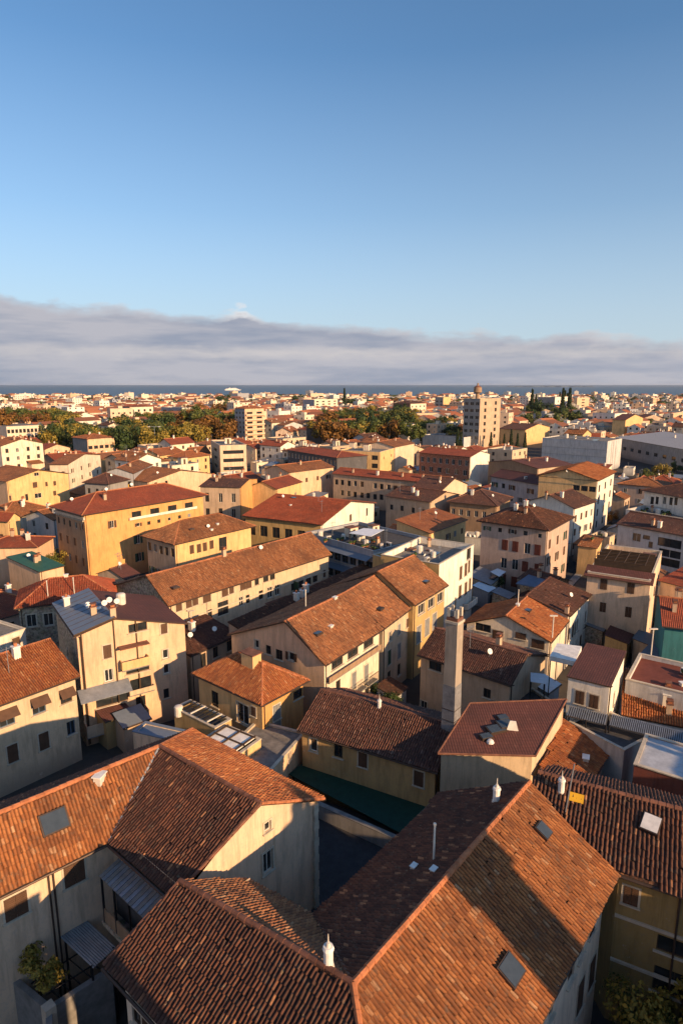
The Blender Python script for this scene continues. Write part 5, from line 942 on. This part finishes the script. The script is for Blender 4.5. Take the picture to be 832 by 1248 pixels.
tpx('garden_bush', 'yellow', 46, 1180, .36, 'small yellow-green potted bush lit by the sun in the bottom left court', z0=3.6, n=1500, leaf=.3, var=1)
bpy.context.view_layer.update()
for q in ((795, 1262, .62), (828, 1226, .6), (850, 1250, .9)): tpx('garden_tree', 'yellow' if q[0] > 800 else 'green', q[0], q[1], q[2], 'leafy tree at the bottom right corner before the ochre house', n=6000, leaf=.15, var=2)
for q in ((60, 684, .75, 'green'), (74, 678, .85, 'yellow'), (32, 664, .6, 'green'), (20, 660, .5, 'dark'), (46, 668, .6, 'yellow')): tpx('garden_tree', q[3], q[0], q[1], q[2], 'sunlit garden tree beside the orange palazzo', n=2600, leaf=.2, var=3)
for q in ((600, 708, .6), (628, 695, .65), (612, 690, .5), (470, 845, .6), (286, 735, .45)): tpx('yard_tree', 'dark', q[0], q[1], q[2], {600: 'dark shrub tree by the white rounded canopy in front of the pink house', 628: 'dark round tree right beneath the pink house', 612: 'small dark tree tucked against the pink house corner', 470: 'dark shaded tree in the gap beside the ochre middle row house', 286: 'small dark tree in front of the long terrace house'}[q[0]], n=2600, leaf=.2, var=4)
for q in ((745, 627, .55, 'orange'), (752, 620, .45, 'yellow'), (764, 610, .6, 'dark')): tpx('street_tree', q[3], q[0], q[1], q[2], 'autumn %s street tree at the end of the shaded street' % q[3], n=2200, leaf=.2, var=5)
for q in ((790, 578, .9, 'green'), (805, 572, 1.0, 'yellow'), (818, 580, .8, 'green'), (800, 586, .7, 'dark'), (824, 568, .8, 'dark')): tpx('garden_tree', q[3], q[0], q[1], q[2], '%s toned garden tree under the long grey factory' % q[3], n=1800, var=6, leaf=.26)
PARKS = []
def park(pts, kinds, s, place, n=420):
    for px, py in pts:
        k = RND.choice(kinds); ss = s * RND.uniform(.85, 1.25) * (1.25 if k != 'cypress' else .9); px += RND.uniform(-2, 2); py += RND.uniform(-.8, .8)
        t = tpx('cypress_tree' if k == 'cypress' else 'park_tree', k, px, py, ss, ('dark pointed cypress ' if k == 'cypress' else {'green': 'green', 'dark': 'dark green', 'yellow': 'yellowing', 'orange': 'rust orange'}[k] + ' rounded tree ') + place, zc=6.5 if k == 'cypress' else 4.5, n=1700, leaf=.30, var=RND.randrange(3))
        PARKS.append((t.location.x, t.location.y, ss * 2.6)); 
rowp = lambda x0, x1, y0, y1, n: [(x0 + (x1 - x0) * (i + .5) / n, y0 + (y1 - y0) * RND.random()) for i in range(n)]
park(rowp(0, 84, 506, 514, 26), ['orange', 'orange', 'green', 'yellow'], 1.9, 'in the far left grove')
park(rowp(58, 130, 522, 534, 24), ['green', 'green', 'dark', 'yellow'], 1.5, 'behind the flat red villa')
park(rowp(142, 236, 508, 532, 46), ['green', 'yellow', 'green', 'dark', 'orange'], 1.6, 'in the grove left of the balcony tower')
park(rowp(226, 282, 496, 522, 34), ['orange', 'orange', 'green'], 1.9, 'beside the balcony tower')
park(rowp(392, 505, 500, 528, 66), ['orange', 'orange', 'green', 'yellow', 'yellow', 'dark'], 1.8, 'in the central park')
park(rowp(505, 562, 514, 530, 18), ['green', 'yellow', 'dark'], 1.3, 'left of the water tower block')
park([(598, 538), (606, 535), (614, 540), (622, 536), (630, 540), (638, 538), (560, 540), (556, 535)], ['cypress'], .95, 'at the foot of the water tower block')
park([(649, 492), (654, 490), (683, 490), (689, 488), (695, 491), (657, 497), (651, 493), (686, 491), (692, 492)], ['cypress', 'cypress', 'dark'], 2.5, 'on the rise right of the water tower block')
park(rowp(636, 705, 498, 514, 20), ['green', 'dark', 'green'], 1.6, 'below the tall cypresses')
park(rowp(5, 60, 540, 556, 9), ['green', 'dark'], 1.0, 'near the far left villas')
park([(361, 487), (366, 488), (272, 487), (418, 488), (424, 490)], ['cypress', 'dark'], 2.4, 'rising above the far roofs')
# ================================================================== INFILL HOUSES
def obb_hit(a, b, m=0.0):
    for (cx, cy, ux, uy, hw, hd) in (a, b):
        for ax, ay in ((ux, uy), (-uy, ux)):
            def ext(o): return (abs((o[2]) * ax + o[3] * ay) * o[4] + abs(-o[3] * ax + o[2] * ay) * o[5])
            if abs((a[0] - b[0]) * ax + (a[1] - b[1]) * ay) > ext(a) + ext(b) + m: return False
    return True
WN = ['white', 'cream', 'peach', 'yellow', 'white', 'warmwhite', 'beige', 'sand', 'sand', 'pink', 'palegrey', 'warmwhite', 'cream']
TN = ['terra', 'red', 'terra', 'orange', 'brown', 'old', 'red']
WORD = dict(cream='cream', peach='peach', yellow='yellow', white='white', warmwhite='off-white', beige='beige', sand='sandy', orange='orange', pink='pink', palegrey='pale grey')
TWORD = dict(terra='terracotta', red='red', orange='bright orange', brown='brown', old='mottled')
LANDM = [('the orange palazzo', 150, 610), ('the yellow villa', 45, 575), ('the peach gable house', 220, 572), ('the balcony tower', 304, 512), ('the yellow balcony block', 445, 560), ('the water tower block', 588, 510), ('the grey warehouse', 705, 550), ('the pink house', 640, 650),
         ('the loggia corner block', 715, 590), ('the long factory', 800, 540), ('the central park', 450, 515), ('the far left grove', 60, 510), ('the dark office block', 380, 555), ('the beige banded block', 268, 550), ('the red hall house', 370, 620), ('the white hipped villa', 805, 605),
         ('the cypresses', 680, 495), ('the yellow barn', 640, 520), ('the brick arcade house', 550, 560), ('the dark roofed row house', 575, 610), ('the green shed', 40, 690), ('the left edge', -20, 640), ('the right edge', 850, 640), ('the peach double house', 365, 572)]
def relate(px, py):
    n, lx, ly = min(LANDM, key=lambda l: (l[1] - px) ** 2 + ((l[2] - py) * 2.2) ** 2); dx, dy = px - lx, (py - ly) * 2
    if abs(dx) > abs(dy): return ('right of ' if dx > 0 else 'left of ') + n
    return ('below ' if dy > 0 else 'above ') + n
fr = random.Random(21); cand = []
ux, uy = math.cos(math.radians(51)), math.sin(math.radians(51))
for i in range(-60, 90):
    for j in range(-60, 70):
        if i % 6 == 5 or j % 9 == 8: continue
        x = (i * 16.5) * ux - (j * 15) * uy + fr.uniform(-2, 2); y = (i * 16.5) * uy + (j * 15) * ux + fr.uniform(-2, 2); cand.append((math.hypot(x, y), x, y))
cand.sort(); nfill = 0; FARC = []
PROT = []
FULL = {'grey_warehouse': .95, 'water_tower_block': .85, 'balcony_tower': .9, 'stacked_beige_block': .9, 'yellow_balcony_block': .9, 'long_factory': .8, 'yellow_barn': .9, 'orange_palazzo': .9, 'dark_office_block': .8, 'brick_arcade_house': .9, 'loggia_corner_block': .8, 'pink_house': .9}
for h in ALLH:
    o = h.root.location; 
    if o.y < 100: continue
    ca, sa = math.cos(h.a), math.sin(h.a); cs = [(o.x + x * ca - y * sa, o.y + x * sa + y * ca) for x, y in ((0, 0), (h.w, 0), (0, h.d))]; fr_ = FULL.get(h.root.name.split('.')[0], .6)
    q = [proj((x, y, h.z)) for x, y in cs]; PROT.append((min(a[0] for a in q), max(a[0] for a in q), max(proj((*cs[0], h.z * (1 - fr_)))[1], 0), max(c[1] for c in cs)))
def cap_height(x, y, w, z, extra_):
    for x0, x1, yb, dd in PROT:
        if y >= dd - 4: continue
        while z > 3.2:
            px, py = proj((x, y, z + extra_)); hw = w * .6 * F / y
            if px + hw < x0 or px - hw > x1 or py > yb - 1: break
            z -= .4
    return z
for dist, x, y in cand:
    if y < 25 or abs(x) > .85 * y + 70 or dist > 900: continue
    outside = abs(x) > .60 * y + 14 or y < 55
    if outside and abs(x) < .62 * y + 30: continue
    w, d = fr.uniform(10, 15.5), fr.uniform(9, 13); a = math.radians(51 + fr.gauss(0, 5 if dist < 300 else 9)); me_ = (x, y, math.cos(a), math.sin(a), w / 2, d / 2)
    ok = False
    for sc in (1.0, .8, .62):
        t_ = (x, y, me_[2], me_[3], w * sc / 2, d * sc / 2)
        if not any(abs(o[0] - x) + abs(o[1] - y) < 60 + o[4] + o[5] and obb_hit(t_, o, .6) for o in FOOT) and not any((p[0] - x) ** 2 + (p[1] - y) ** 2 < (p[2] + 5) ** 2 for p in PARKS): ok = True; w *= sc; d *= sc; break
    if not ok or min(w, d) < 5.5: continue
    if outside or dist > 425 or nfill >= 262: FARC.append((dist, x, y, w, d, a)); continue
    if y < 95: z = fr.uniform(4.0, 5.5)
    elif y < 200: z = fr.uniform(6.5, 9.5)
    else: z = fr.uniform(8, 12.5) + (4 if fr.random() < .1 else 0)
    z = cap_height(x, y, max(w, d), z, 1.8)
    if z < 3.3: continue
    px, py = proj((x, y, z))
    wl, tl = fr.choice(WN), fr.choice(TN); rf = fr.choices(['gable_x', 'gable_y', 'hip', 'flat'], [4, 3, 3, 2.2 if dist > 120 else 1])[0]
    sz = 'small' if w * d < 90 else ('large' if w * d > 150 else 'plain')
    lab = '%s %s house with %s roof ' % (sz, WORD[wl], 'flat grey' if rf == 'flat' else TWORD[tl] + (' hipped' if rf == 'hip' else ' gabled')) + relate(px, py)
    cx = x - math.cos(a) * w / 2 + math.sin(a) * d / 2; cy = y - math.sin(a) * w / 2 - math.cos(a) * d / 2
    fl = [zz for zz in (z - 2.4, z - 5.2, z - 8) if zz > .8][:2 if dist > 250 else 3]
    h = HH('flat_roofed_house' if rf == 'flat' else 'town_house', lab, (cx, cy, z), w=w, d=d, az=90 - math.degrees(a), z=z, roof=rf, rise=fr.uniform(1.5, 2.6), wall=wl, tile=tl, lvl=0 if dist > 170 else 1, oh=.35, pipe=dist < 170,
           grids=[('y0', max(2, int(w / 3.6)), fl, 1.0, 1.4, ['dark', 'brown', 'dark', 'plain']), ('x0', max(2, int(d / 3.8)), fl, 1.0, 1.4, ['dark', 'brown', 'plain'])], group='houses of the old town', th=.18,
           chim=[(fr.uniform(.2, .8), fr.uniform(.2, .8), fr.choice(['stack', 'whitestack', 'stack', 'antenna', 'dish'] if rf != 'flat' else ['hut', 'ac', 'tank', 'pots', 'antenna'])) for _ in range(3 if rf == 'flat' else fr.choice((3, 4, 5)))])
    if fr.random() < .75 and dist < 330:
        am = MB(); aw, ad, az2 = fr.uniform(3, 5), fr.uniform(2.0, 3.4), z * fr.uniform(.4, .7); ax = fr.uniform(aw / 2, w - aw / 2)
        am.box((ax, -ad / 2 + .3, 0), (aw, ad, az2), wallm(fr.choice(WN)))
        roof_face(am, [(ax - aw / 2 - .2, -ad + .1, az2), (ax + aw / 2 + .2, -ad + .1, az2), (ax + aw / 2 + .2, .4, az2 + .9), (ax - aw / 2 - .2, .4, az2 + .9)], tilem(fr.choice(TN), True), False, th=.14); am.build('lean_to', h.root)
    AUTO.append(h.root); nfill += 1
# low annexes, garages and lean-tos packed into the gaps
nann = 0
for i in range(-70, 110):
    for j in range(-70, 90):
        if nann >= 150: break
        x = (i * 8.2) * ux - (j * 7.6) * uy + fr.uniform(-2, 2); y = (i * 8.2) * uy + (j * 7.6) * ux + fr.uniform(-2, 2)
        if y < 92 or y > 270 or abs(x) > .58 * y + 6: continue
        w, d = fr.uniform(5, 8), fr.uniform(3.6, 6); a = math.radians(51 + fr.gauss(0, 6)); t_ = (x, y, math.cos(a), math.sin(a), w / 2, d / 2)
        if any(abs(o[0] - x) + abs(o[1] - y) < 40 + o[4] + o[5] and obb_hit(t_, o, .15) for o in FOOT): continue
        z = cap_height(x, y, w, fr.uniform(3.6, 7.0), 1.0)
        if z < 3.1: continue
        px, py = proj((x, y, z)); wl, tl = fr.choice(WN), fr.choice(TN); rf = fr.choice(['shed_y', 'shed_x', 'flat', 'flat', 'gable_x']); cx = x - math.cos(a) * w / 2 + math.sin(a) * d / 2; cy = y - math.sin(a) * w / 2 - math.cos(a) * d / 2
        rm = fr.choice([None, None, ZINC, BLUEROOF]) if rf != 'flat' else None
        h = HH('low_annex', 'low %s annex with %s roof ' % (WORD[wl], 'flat terrace' if rf == 'flat' else 'pale sheet' if rm else TWORD[tl]) + relate(px, py), (cx, cy, z), w=w, d=d, az=90 - math.degrees(a), z=z, zr=z + (1.0 if rf[:4] == 'shed' else 0), roof=rf, rise=1.1, wall=wl, tile=tl, roofmat=rm, lvl=0, oh=.2, pipe=False, parapet=.7,
               grids=[('y0', 2, [z - 2.2], .9, 1.2, ['dark', 'brown', 'plain'])], group='low annexes between the houses', th=.12, chim=[(fr.uniform(.2, .8), fr.uniform(.2, .8), fr.choice(['ac', 'tank', 'pots', 'antenna', 'dish', 'vent', 'panelset', 'pots'])) for _ in range(4 if rf == 'flat' else 1)])
        AUTO.append(h.root); nann += 1
print('infill', nann, nfill, 'far candidates', len(FARC))
# ---- the far town that nobody could count
fb = MB(); fw = [wallm(q) for q in ('warmwhite', 'cream', 'white', 'white', 'cream', 'white', 'warmwhite', 'peach', 'coldgrey')]; ft = [plain('far_clay_' + q, c, .9) for q, c in (('a', (.42, .155, .07)), ('b', (.32, .11, .055)), ('c', (.22, .09, .05)))]
for q in ('warmwhite',): pass
far = list(FARC)
y = 430.0
while y < 1830:
    step = 19 + (y - 430) * .022; x = -(.72 * y + 60)
    while x < .72 * y + 60:
        x += step * fr.uniform(1.0, 1.5); yy = y + fr.uniform(-6, 6)
        if any((p[0] - x) ** 2 + (p[1] - yy) ** 2 < (p[2] + 4) ** 2 for p in PARKS): continue
        if any(abs(o[0] - x) + abs(o[1] - yy) < 60 and obb_hit((x, yy, 1, 0, 7, 6), o, 1) for o in FOOT if o[1] > 380): continue
        bg_ = fr.random() < .3; far.append((yy, x, yy, fr.uniform(12, 20) * (1.9 if bg_ else 1), fr.uniform(10, 16) * (1.2 if bg_ else 1), math.radians(51 + fr.gauss(0, 14))))
    y += step * 1.25
for dist, x, y, w, d, a in far:
    big = fr.random(); z = fr.uniform(8, 12) + (fr.uniform(3, 9) if big < .06 else 0); 
    if dist > 1200: z += fr.uniform(-1, 1.5)
    ca, sa = math.cos(a), math.sin(a); cr = [(x + sx * w / 2 * ca - sy * d / 2 * sa, y + sx * w / 2 * sa + sy * d / 2 * ca) for sx, sy in ((-1, -1), (1, -1), (1, 1), (-1, 1))]; wm = fr.choice(fw)
    for i in range(4): p, q = cr[i], cr[(i + 1) % 4]; fb.poly([(*p, 0), (*q, 0), (*q, z), (*p, z)], wm)
    if z > 14 or fr.random() < (.36 if dist < 700 else .55): fb.poly([(*p, z) for p in cr], FLATR); fb.box((x, y, z), (3, 3, 1.8), wm, a)
    else:
        tm = fr.choice(ft); m0 = (x - w * .5 * ca, y - w * .5 * sa, z + 2.2); m1 = (x + w * .5 * ca, y + w * .5 * sa, z + 2.2); o_ = 1.06
        c2 = [(x + (p[0] - x) * o_, y + (p[1] - y) * o_, z - .1) for p in cr]
        fb.poly([c2[0], c2[1], m1, m0], tm); fb.poly([c2[2], c2[3], m0, m1], tm); fb.poly([(*cr[3], z), (*cr[0], z), m0], wm); fb.poly([(*cr[1], z), (*cr[2], z), m1], wm)
    if dist < 1300:
        for zz in np.arange(2.0, z - 1.2, 3.1):
            for i, nn in ((0, max(2, int(w / 4))), (3, max(2, int(d / 4)))):
                p, q = Vector((*cr[i], 0)), Vector((*cr[(i + 1) % 4], 0)); u = (q - p); n = Vector((u.y, -u.x, 0)).normalized() * .05
                for k in range(nn): c = p + u * ((k + .5) / nn) + n + Vector((0, 0, zz)); e = u.normalized() * .6; fb.poly([c - e, c + e, c + e + Vector((0, 0, 1.3)), c - e + Vector((0, 0, 1.3))], GLASS)
tag(fb.build('distant_town'), 'uncountable pale houses and red roofs of the far town spreading to the sea', 'far town', kind='stuff')
# far tree masses
tb = MB(); fr2 = random.Random(5)
for i in range(800):
    y = fr2.uniform(440, 1300) if i % 3 else fr2.uniform(900, 1800); x = fr2.uniform(-.62, .62) * y
    if y < 900 and any(abs(o[0] - x) + abs(o[1] - y) < 45 for o in FOOT): continue
    s = fr2.uniform(3.5, 7.5); m = fr2.choice([LEAFG, LEAFD, LEAFD, LEAFO])
    for k in range(int(fr2.uniform(1, 4))):
        cx, cy = x + fr2.uniform(-20, 20), y + fr2.uniform(-5, 5)
        for t in range(130):
            v = Vector((fr2.gauss(0, 1), fr2.gauss(0, 1), fr2.gauss(0, 1))).normalized() * s * fr2.uniform(.75, 1.05); c = Vector((cx, cy, 6)) + Vector((v.x, v.y, v.z * .9)); u = v.orthogonal().normalized() * 1.3; w = v.cross(u).normalized() * 1.3
            if c.z > 0: tb.poly([c - u, c - w, c + u, c + w], m)
tag(tb.build('distant_woods'), 'scattered dark tree clumps among the far houses', 'woods', kind='stuff')
# hill town rising at the right by the sea
# ================================================================== GROUND, SEA, SHIP
def sheet(name, pts, m, z, label, cat, kind='structure'):
    mb = MB(); mb.poly([(x, y, z) for x, y in pts], m); return tag(mb.build(name), label, cat, kind=kind)
def grn(nt, b):
    n = noise(nt, pos(nt), .05, 6); n2 = noise(nt, pos(nt), 1.5, 5)
    c = mixc(nt, ramp(nt, n, [(.4, (0, 0, 0)), (.6, (1, 1, 1))]), (.05, .048, .048), (.09, .08, .065)); nt.links.new(mixc(nt, n2, c, (.03, .03, .035), 'MIX'), b.inputs['Base Color']); b.inputs['Roughness'].default_value = .95
sheet('ground', [(-3200, -400), (3200, -400), (3200, 1860), (-3200, 1860)], mat('town_ground', grn), 0, 'dark paved ground and yards between the houses', 'ground')
def seam(nt, b):
    n = noise(nt, pos(nt, (.004, .02, 1)), 1, 5); nt.links.new(mixc(nt, n, (.075, .135, .205), (.10, .165, .235)), b.inputs['Base Color']); b.inputs['Roughness'].default_value = .55; b.inputs['Specular IOR Level'].default_value = .12
sheet('sea', [(-60000, 1860), (60000, 1860), (60000, 70000), (-60000, 70000)], mat('sea_water', seam), -.5, 'blue sea beyond the town', 'sea')
def street(a, b, w, label):
    A, B_ = at(*a, 0), at(*b, 0); u = (B_ - A).normalized(); n = Vector((-u.y, u.x, 0)) * w; mb = MB(); mb.poly([tuple((A - n) + Vector((0, 0, .006))), tuple((B_ - n) + Vector((0, 0, .006))), tuple((B_ + n) + Vector((0, 0, .006))), tuple((A + n) + Vector((0, 0, .006)))], ASPH)
    for s in (-1, 1):
        q = n * s; e = n.normalized() * s * 1.3; mb.hexa([A + q, B_ + q, B_ + q + e, A + q + e], [v + Vector((0, 0, .12)) for v in (A + q, B_ + q, B_ + q + e, A + q + e)], CONC)
    return tag(mb.build('street'), label, 'street', kind='structure')
street((640, 740), (742, 640), 2.6, 'narrow shaded street running away beside the pink house')
mb = MB(); p = at(289, 476.5, 0); mb.hexa([(-60, -8, 0), (56, -8, 0), (56, 8, 0), (-60, 8, 0)], [(-66, -9, 9), (66, -9, 9), (66, 9, 9), (-66, 9, 9)], WHITEM)
ship = tag(empty('cruise_ship', (p.x * 1.0, 4200, -.5)), 'white cruise ship lying on the sea at the horizon, left of centre', 'ship'); ship.location.x = (289 - 416) / F * 4200 * 1.02; ship.scale = (.85, .85, .62)
o = mb.build('hull', ship); mb = MB(); mb.box((-5, 0, 9), (105, 15, 5), WHITEM); mb.box((-8, 0, 14), (90, 14, 5), WHITEM); mb.box((-4, 0, 19), (64, 13, 4), WHITEM); mb.box((8, 0, 23), (30, 10, 3), WHITEM); mb.build('decks', ship); mb = MB(); mb.tube((-22, 0, 23), (-24, 0, 31), 3.4, WHITEM, 12, 2.8); mb.build('funnel', ship)
def isl(mb):
    for i in range(24): a = i / 23; mb.dome((-700 + 1400 * a, fr2.uniform(-100, 100), -5), 90, plain('haze_tinted_rock', (.10, .14, .19), .95), 10, 3, .2 + .1 * math.sin(a * 3.1))  # blue tint in the rock stands in for distance haze
mb = MB(); isl(mb); p = (250 / F * 11000, 11000); tag(mb.build('headland', None, (p[0], p[1], 0)), 'low dark headland on the sea horizon', 'headland', kind='structure')
# street lamp seen against the grove
def lamp(px, py, z, label):
    p = at(px, py, z); root = tag(empty('street_lamp', (p.x, p.y, 0)), label, 'street lamp'); mb = MB(); mb.tube((0, 0, 0), (0, 0, z), .16, ZINC, 8, .1); mb.build('post', root); mb = MB(); mb.box((0, 0, z), (6.5, .3, .2), ZINC); mb.box((-2.6, 0, z - .15), (1.2, .5, .2), WHITEM); mb.box((2.6, 0, z - .15), (1.2, .5, .2), WHITEM); mb.build('lamp_head', root)
lamp(188, 520, 15, 'tall double-headed floodlight mast against the grove left of the balcony tower')
# tower added outside the frame to throw the diagonal band over the hall roof
saz = math.radians(SUN_AZ); sd = Vector((math.sin(saz), math.cos(saz), 0))
# ================================================================== UNIQUE LABELS FOR THE LOOK-ALIKES
bpy.context.view_layer.update()
by = {}
for o in AUTO: by.setdefault(o['label'], []).append(o)
ORD = ['first', 'second', 'third', 'fourth', 'fifth', 'sixth', 'seventh', 'eighth', 'ninth', 'tenth', 'eleventh', 'twelfth', '13th', '14th', '15th', '16th', '17th', '18th', '19th', '20th']
for lb, os_ in by.items():
    if len(os_) < 2: continue
    os_.sort(key=lambda o: proj(o.location)[0])
    for i, o in enumerate(os_): o['label'] = lb + (', leftmost' if i == 0 else ', rightmost' if i == len(os_) - 1 else ', %s from left' % (ORD[i] if i < 20 else '%dth' % (i + 1)))
# ================================================================== LIGHT, SKY, CAMERA
def offs(t, az=SUN_AZ):   # helper for the neighbourhood outside the frame at right, which casts the long shade
    return (math.sin(math.radians(az)) * t, math.cos(math.radians(az)) * t)
# neighbours outside the frame on the sun's side: they are what shades the lower right of the view
def outhouse(name, label, lx, ly, w, d, z, roof='hip', wall='cream', rise=2.2):
    x = K.x + lx * KC - ly * KS; y = K.y + lx * KS + ly * KC
    return HH(name, label, (x, y, z), w=w, d=d, az=40, z=z, roof=roof, rise=rise, wall=wall, tile='terra', lvl=1, grids=[('y0', 4, [z - 3, z - 6], 1, 1.5, B), ('x0', 3, [z - 3, z - 6], 1, 1.5, B)])
outhouse('shadow_tower', 'square cream tower added right of the view to cast the hall roof band', 6.0, -32, 3.9, 4.2, 22.4, 'hip', 'cream', 1.0)  # unseen tower, added and sized for its shadow on the hall roof
outhouse('town_house', 'long cream house across the lane right of the view', -6, -26, 30, 8, 11.6)
outhouse('town_house', 'tall sandy house beyond the lane right of the view', 26, -30, 16, 9, 13)
outhouse('town_house', 'tall cream house added below the view to shade the courtyard wall', -25, -12.5, 20.3, 8, 15.9, 'gable_x', 'cream', 1.6)  # unseen house, placed and raised so its shadow reaches the courtyard wall
sun = bpy.data.lights.new('sun', 'SUN'); sun.energy = 5.0; sun.angle = math.radians(.53); sun.color = (1.0, .635, .33); so = bpy.data.objects.new('sun', sun); COL.objects.link(so)
v = Vector((math.sin(math.radians(SUN_AZ)) * math.cos(math.radians(SUN_EL)), math.cos(math.radians(SUN_AZ)) * math.cos(math.radians(SUN_EL)), math.sin(math.radians(SUN_EL))))
so.rotation_euler = v.to_track_quat('Z', 'Y').to_euler(); so.location = v * 300
W = bpy.data.worlds.new('World'); S.world = W; W.use_nodes = True; nt = W.node_tree; nt.nodes.clear(); out = nt.nodes.new('ShaderNodeOutputWorld')
sky = nt.nodes.new('ShaderNodeTexSky'); sky.sky_type = 'NISHITA'; sky.sun_disc = False; sky.sun_elevation = math.radians(SUN_EL); sky.sun_rotation = math.radians(SUN_AZ); sky.air_density = 1.0; sky.dust_density = .6; sky.ozone_density = 2.6
bg = nt.nodes.new('ShaderNodeBackground'); bg.inputs[1].default_value = .094; nt.links.new(mixc(nt, 1.0, sky.outputs[0], (.82, 1.02, 1.12), 'MULTIPLY'), bg.inputs[0])
tc = nt.nodes.new('ShaderNodeTexCoord'); sp = nt.nodes.new('ShaderNodeSeparateXYZ'); nt.links.new(tc.outputs['Generated'], sp.inputs[0])
def nz(sx, sz, scale, det, off=0):
    mp = nt.nodes.new('ShaderNodeMapping'); mp.inputs['Scale'].default_value = (sx, sx, sz); mp.inputs['Location'].default_value = (off, 0, off); nt.links.new(tc.outputs['Generated'], mp.inputs[0]); return noise(nt, mp.outputs[0], scale, det, .58)
az_ = math2(nt, 'DIVIDE', sp.outputs[0], math2(nt, 'MAXIMUM', sp.outputs[1], .05)); el = sp.outputs[2]
n1 = nz(1, 2.6, 6.5, 9); n2 = nz(1, 2.6, 20, 9, 3.0); n3 = nz(1, 8, 4.5, 9, 7.0)
top = math2(nt, 'ADD', math2(nt, 'MULTIPLY', az_, -.058), .092); top = math2(nt, 'ADD', top, math2(nt, 'MULTIPLY', math2(nt, 'SUBTRACT', n1, .5), .055)); top = math2(nt, 'ADD', top, math2(nt, 'MULTIPLY', math2(nt, 'SUBTRACT', n2, .5), .022))
g_ = math2(nt, 'MULTIPLY', math2(nt, 'ADD', az_, .152), 34); g_ = math2(nt, 'POWER', 2.718, math2(nt, 'MULTIPLY', math2(nt, 'MULTIPLY', g_, g_), -1)); top = math2(nt, 'ADD', top, math2(nt, 'MULTIPLY', g_, math2(nt, 'MULTIPLY', n2, .040)))
dlt = math2(nt, 'SUBTRACT', top, el)
mask = ramp(nt, math2(nt, 'MULTIPLY', dlt, 60), [(0, (0, 0, 0)), (.45, (.7, .7, .7)), (1, (1, 1, 1))])
edge = ramp(nt, math2(nt, 'MULTIPLY', dlt, 40), [(0, (1, 1, 1)), (.75, (0, 0, 0))])
c1 = mixc(nt, ramp(nt, n3, [(.36, (0, 0, 0)), (.58, (1, 1, 1))]), (.29, .325, .41), (.44, .44, .49))
band = ramp(nt, math2(nt, 'ADD', el, math2(nt, 'MULTIPLY', math2(nt, 'SUBTRACT', n2, .5), .03)), [(.034, (0, 0, 0)), (.047, (1, 1, 1)), (.060, (0, 0, 0))])
c2 = mixc(nt, math2(nt, 'MULTIPLY', band, n1), c1, (.60, .56, .55)); c2 = mixc(nt, math2(nt, 'MULTIPLY', g_, edge), c2, (.95, .86, .80)); c3 = mixc(nt, math2(nt, 'MULTIPLY', edge, ramp(nt, n1, [(.45, (.1, .1, .1)), (.62, (1, 1, 1))])), c2, (.66, .58, .56))
bc = nt.nodes.new('ShaderNodeBackground'); bc.inputs[1].default_value = .72; nt.links.new(c3, bc.inputs[0]); mx = nt.nodes.new('ShaderNodeMixShader')
veil = ramp(nt, el, [(0, (.85, .85, .85)), (.10, (.66, .66, .66)), (.24, (.24, .24, .24)), (.42, (0, 0, 0))]); bv = nt.nodes.new('ShaderNodeBackground'); bv.inputs[0].default_value = (.42, .49, .575, 1); bv.inputs[1].default_value = .85; mv = nt.nodes.new('ShaderNodeMixShader')
nt.links.new(veil, mv.inputs[0]); nt.links.new(bg.outputs[0], mv.inputs[1]); nt.links.new(bv.outputs[0], mv.inputs[2]); bg = mv
for a_, b_ in ((mask, mx.inputs[0]), (bg.outputs[0], mx.inputs[1]), (bc.outputs[0], mx.inputs[2]), (mx.outputs[0], out.inputs[0])): nt.links.new(a_, b_)
# pale evening air over the town
hz_ = MB(); hz_.box((0, 7900, -3), (26000, 16600, 60), IRON); ho = hz_.build('haze'); ho.data.materials.clear(); hm = bpy.data.materials.new('evening_haze'); hm.use_nodes = True; hn = hm.node_tree; hn.nodes.clear(); ho_ = hn.nodes.new('ShaderNodeOutputMaterial'); pv = hn.nodes.new('ShaderNodeVolumePrincipled')
pv.inputs['Color'].default_value = (.86, .90, .97, 1); pv.inputs['Density'].default_value = .00002; pv.inputs['Anisotropy'].default_value = .2; hn.links.new(pv.outputs[0], ho_.inputs['Volume']); ho.data.materials.append(hm); tag(ho, 'thin pale evening haze over the town', 'haze', kind='stuff')
cam = bpy.data.cameras.new('camera'); co = bpy.data.objects.new('camera', cam); COL.objects.link(co); S.camera = co
cam.sensor_fit = 'VERTICAL'; cam.sensor_height = 36; cam.lens = F / 1248 * 36; cam.clip_start = .5; cam.clip_end = 150000
co.location = (0, 0, H); co.rotation_euler = (math.pi / 2 - P, 0, 0)
S.view_settings.view_transform = 'Standard'; S.view_settings.look = 'None'; S.view_settings.exposure = .64; S.view_settings.gamma = 1; S.view_settings.use_curve_mapping = False
try: S.cycles.max_bounces = 6; S.cycles.diffuse_bounces = 2
except Exception: pass
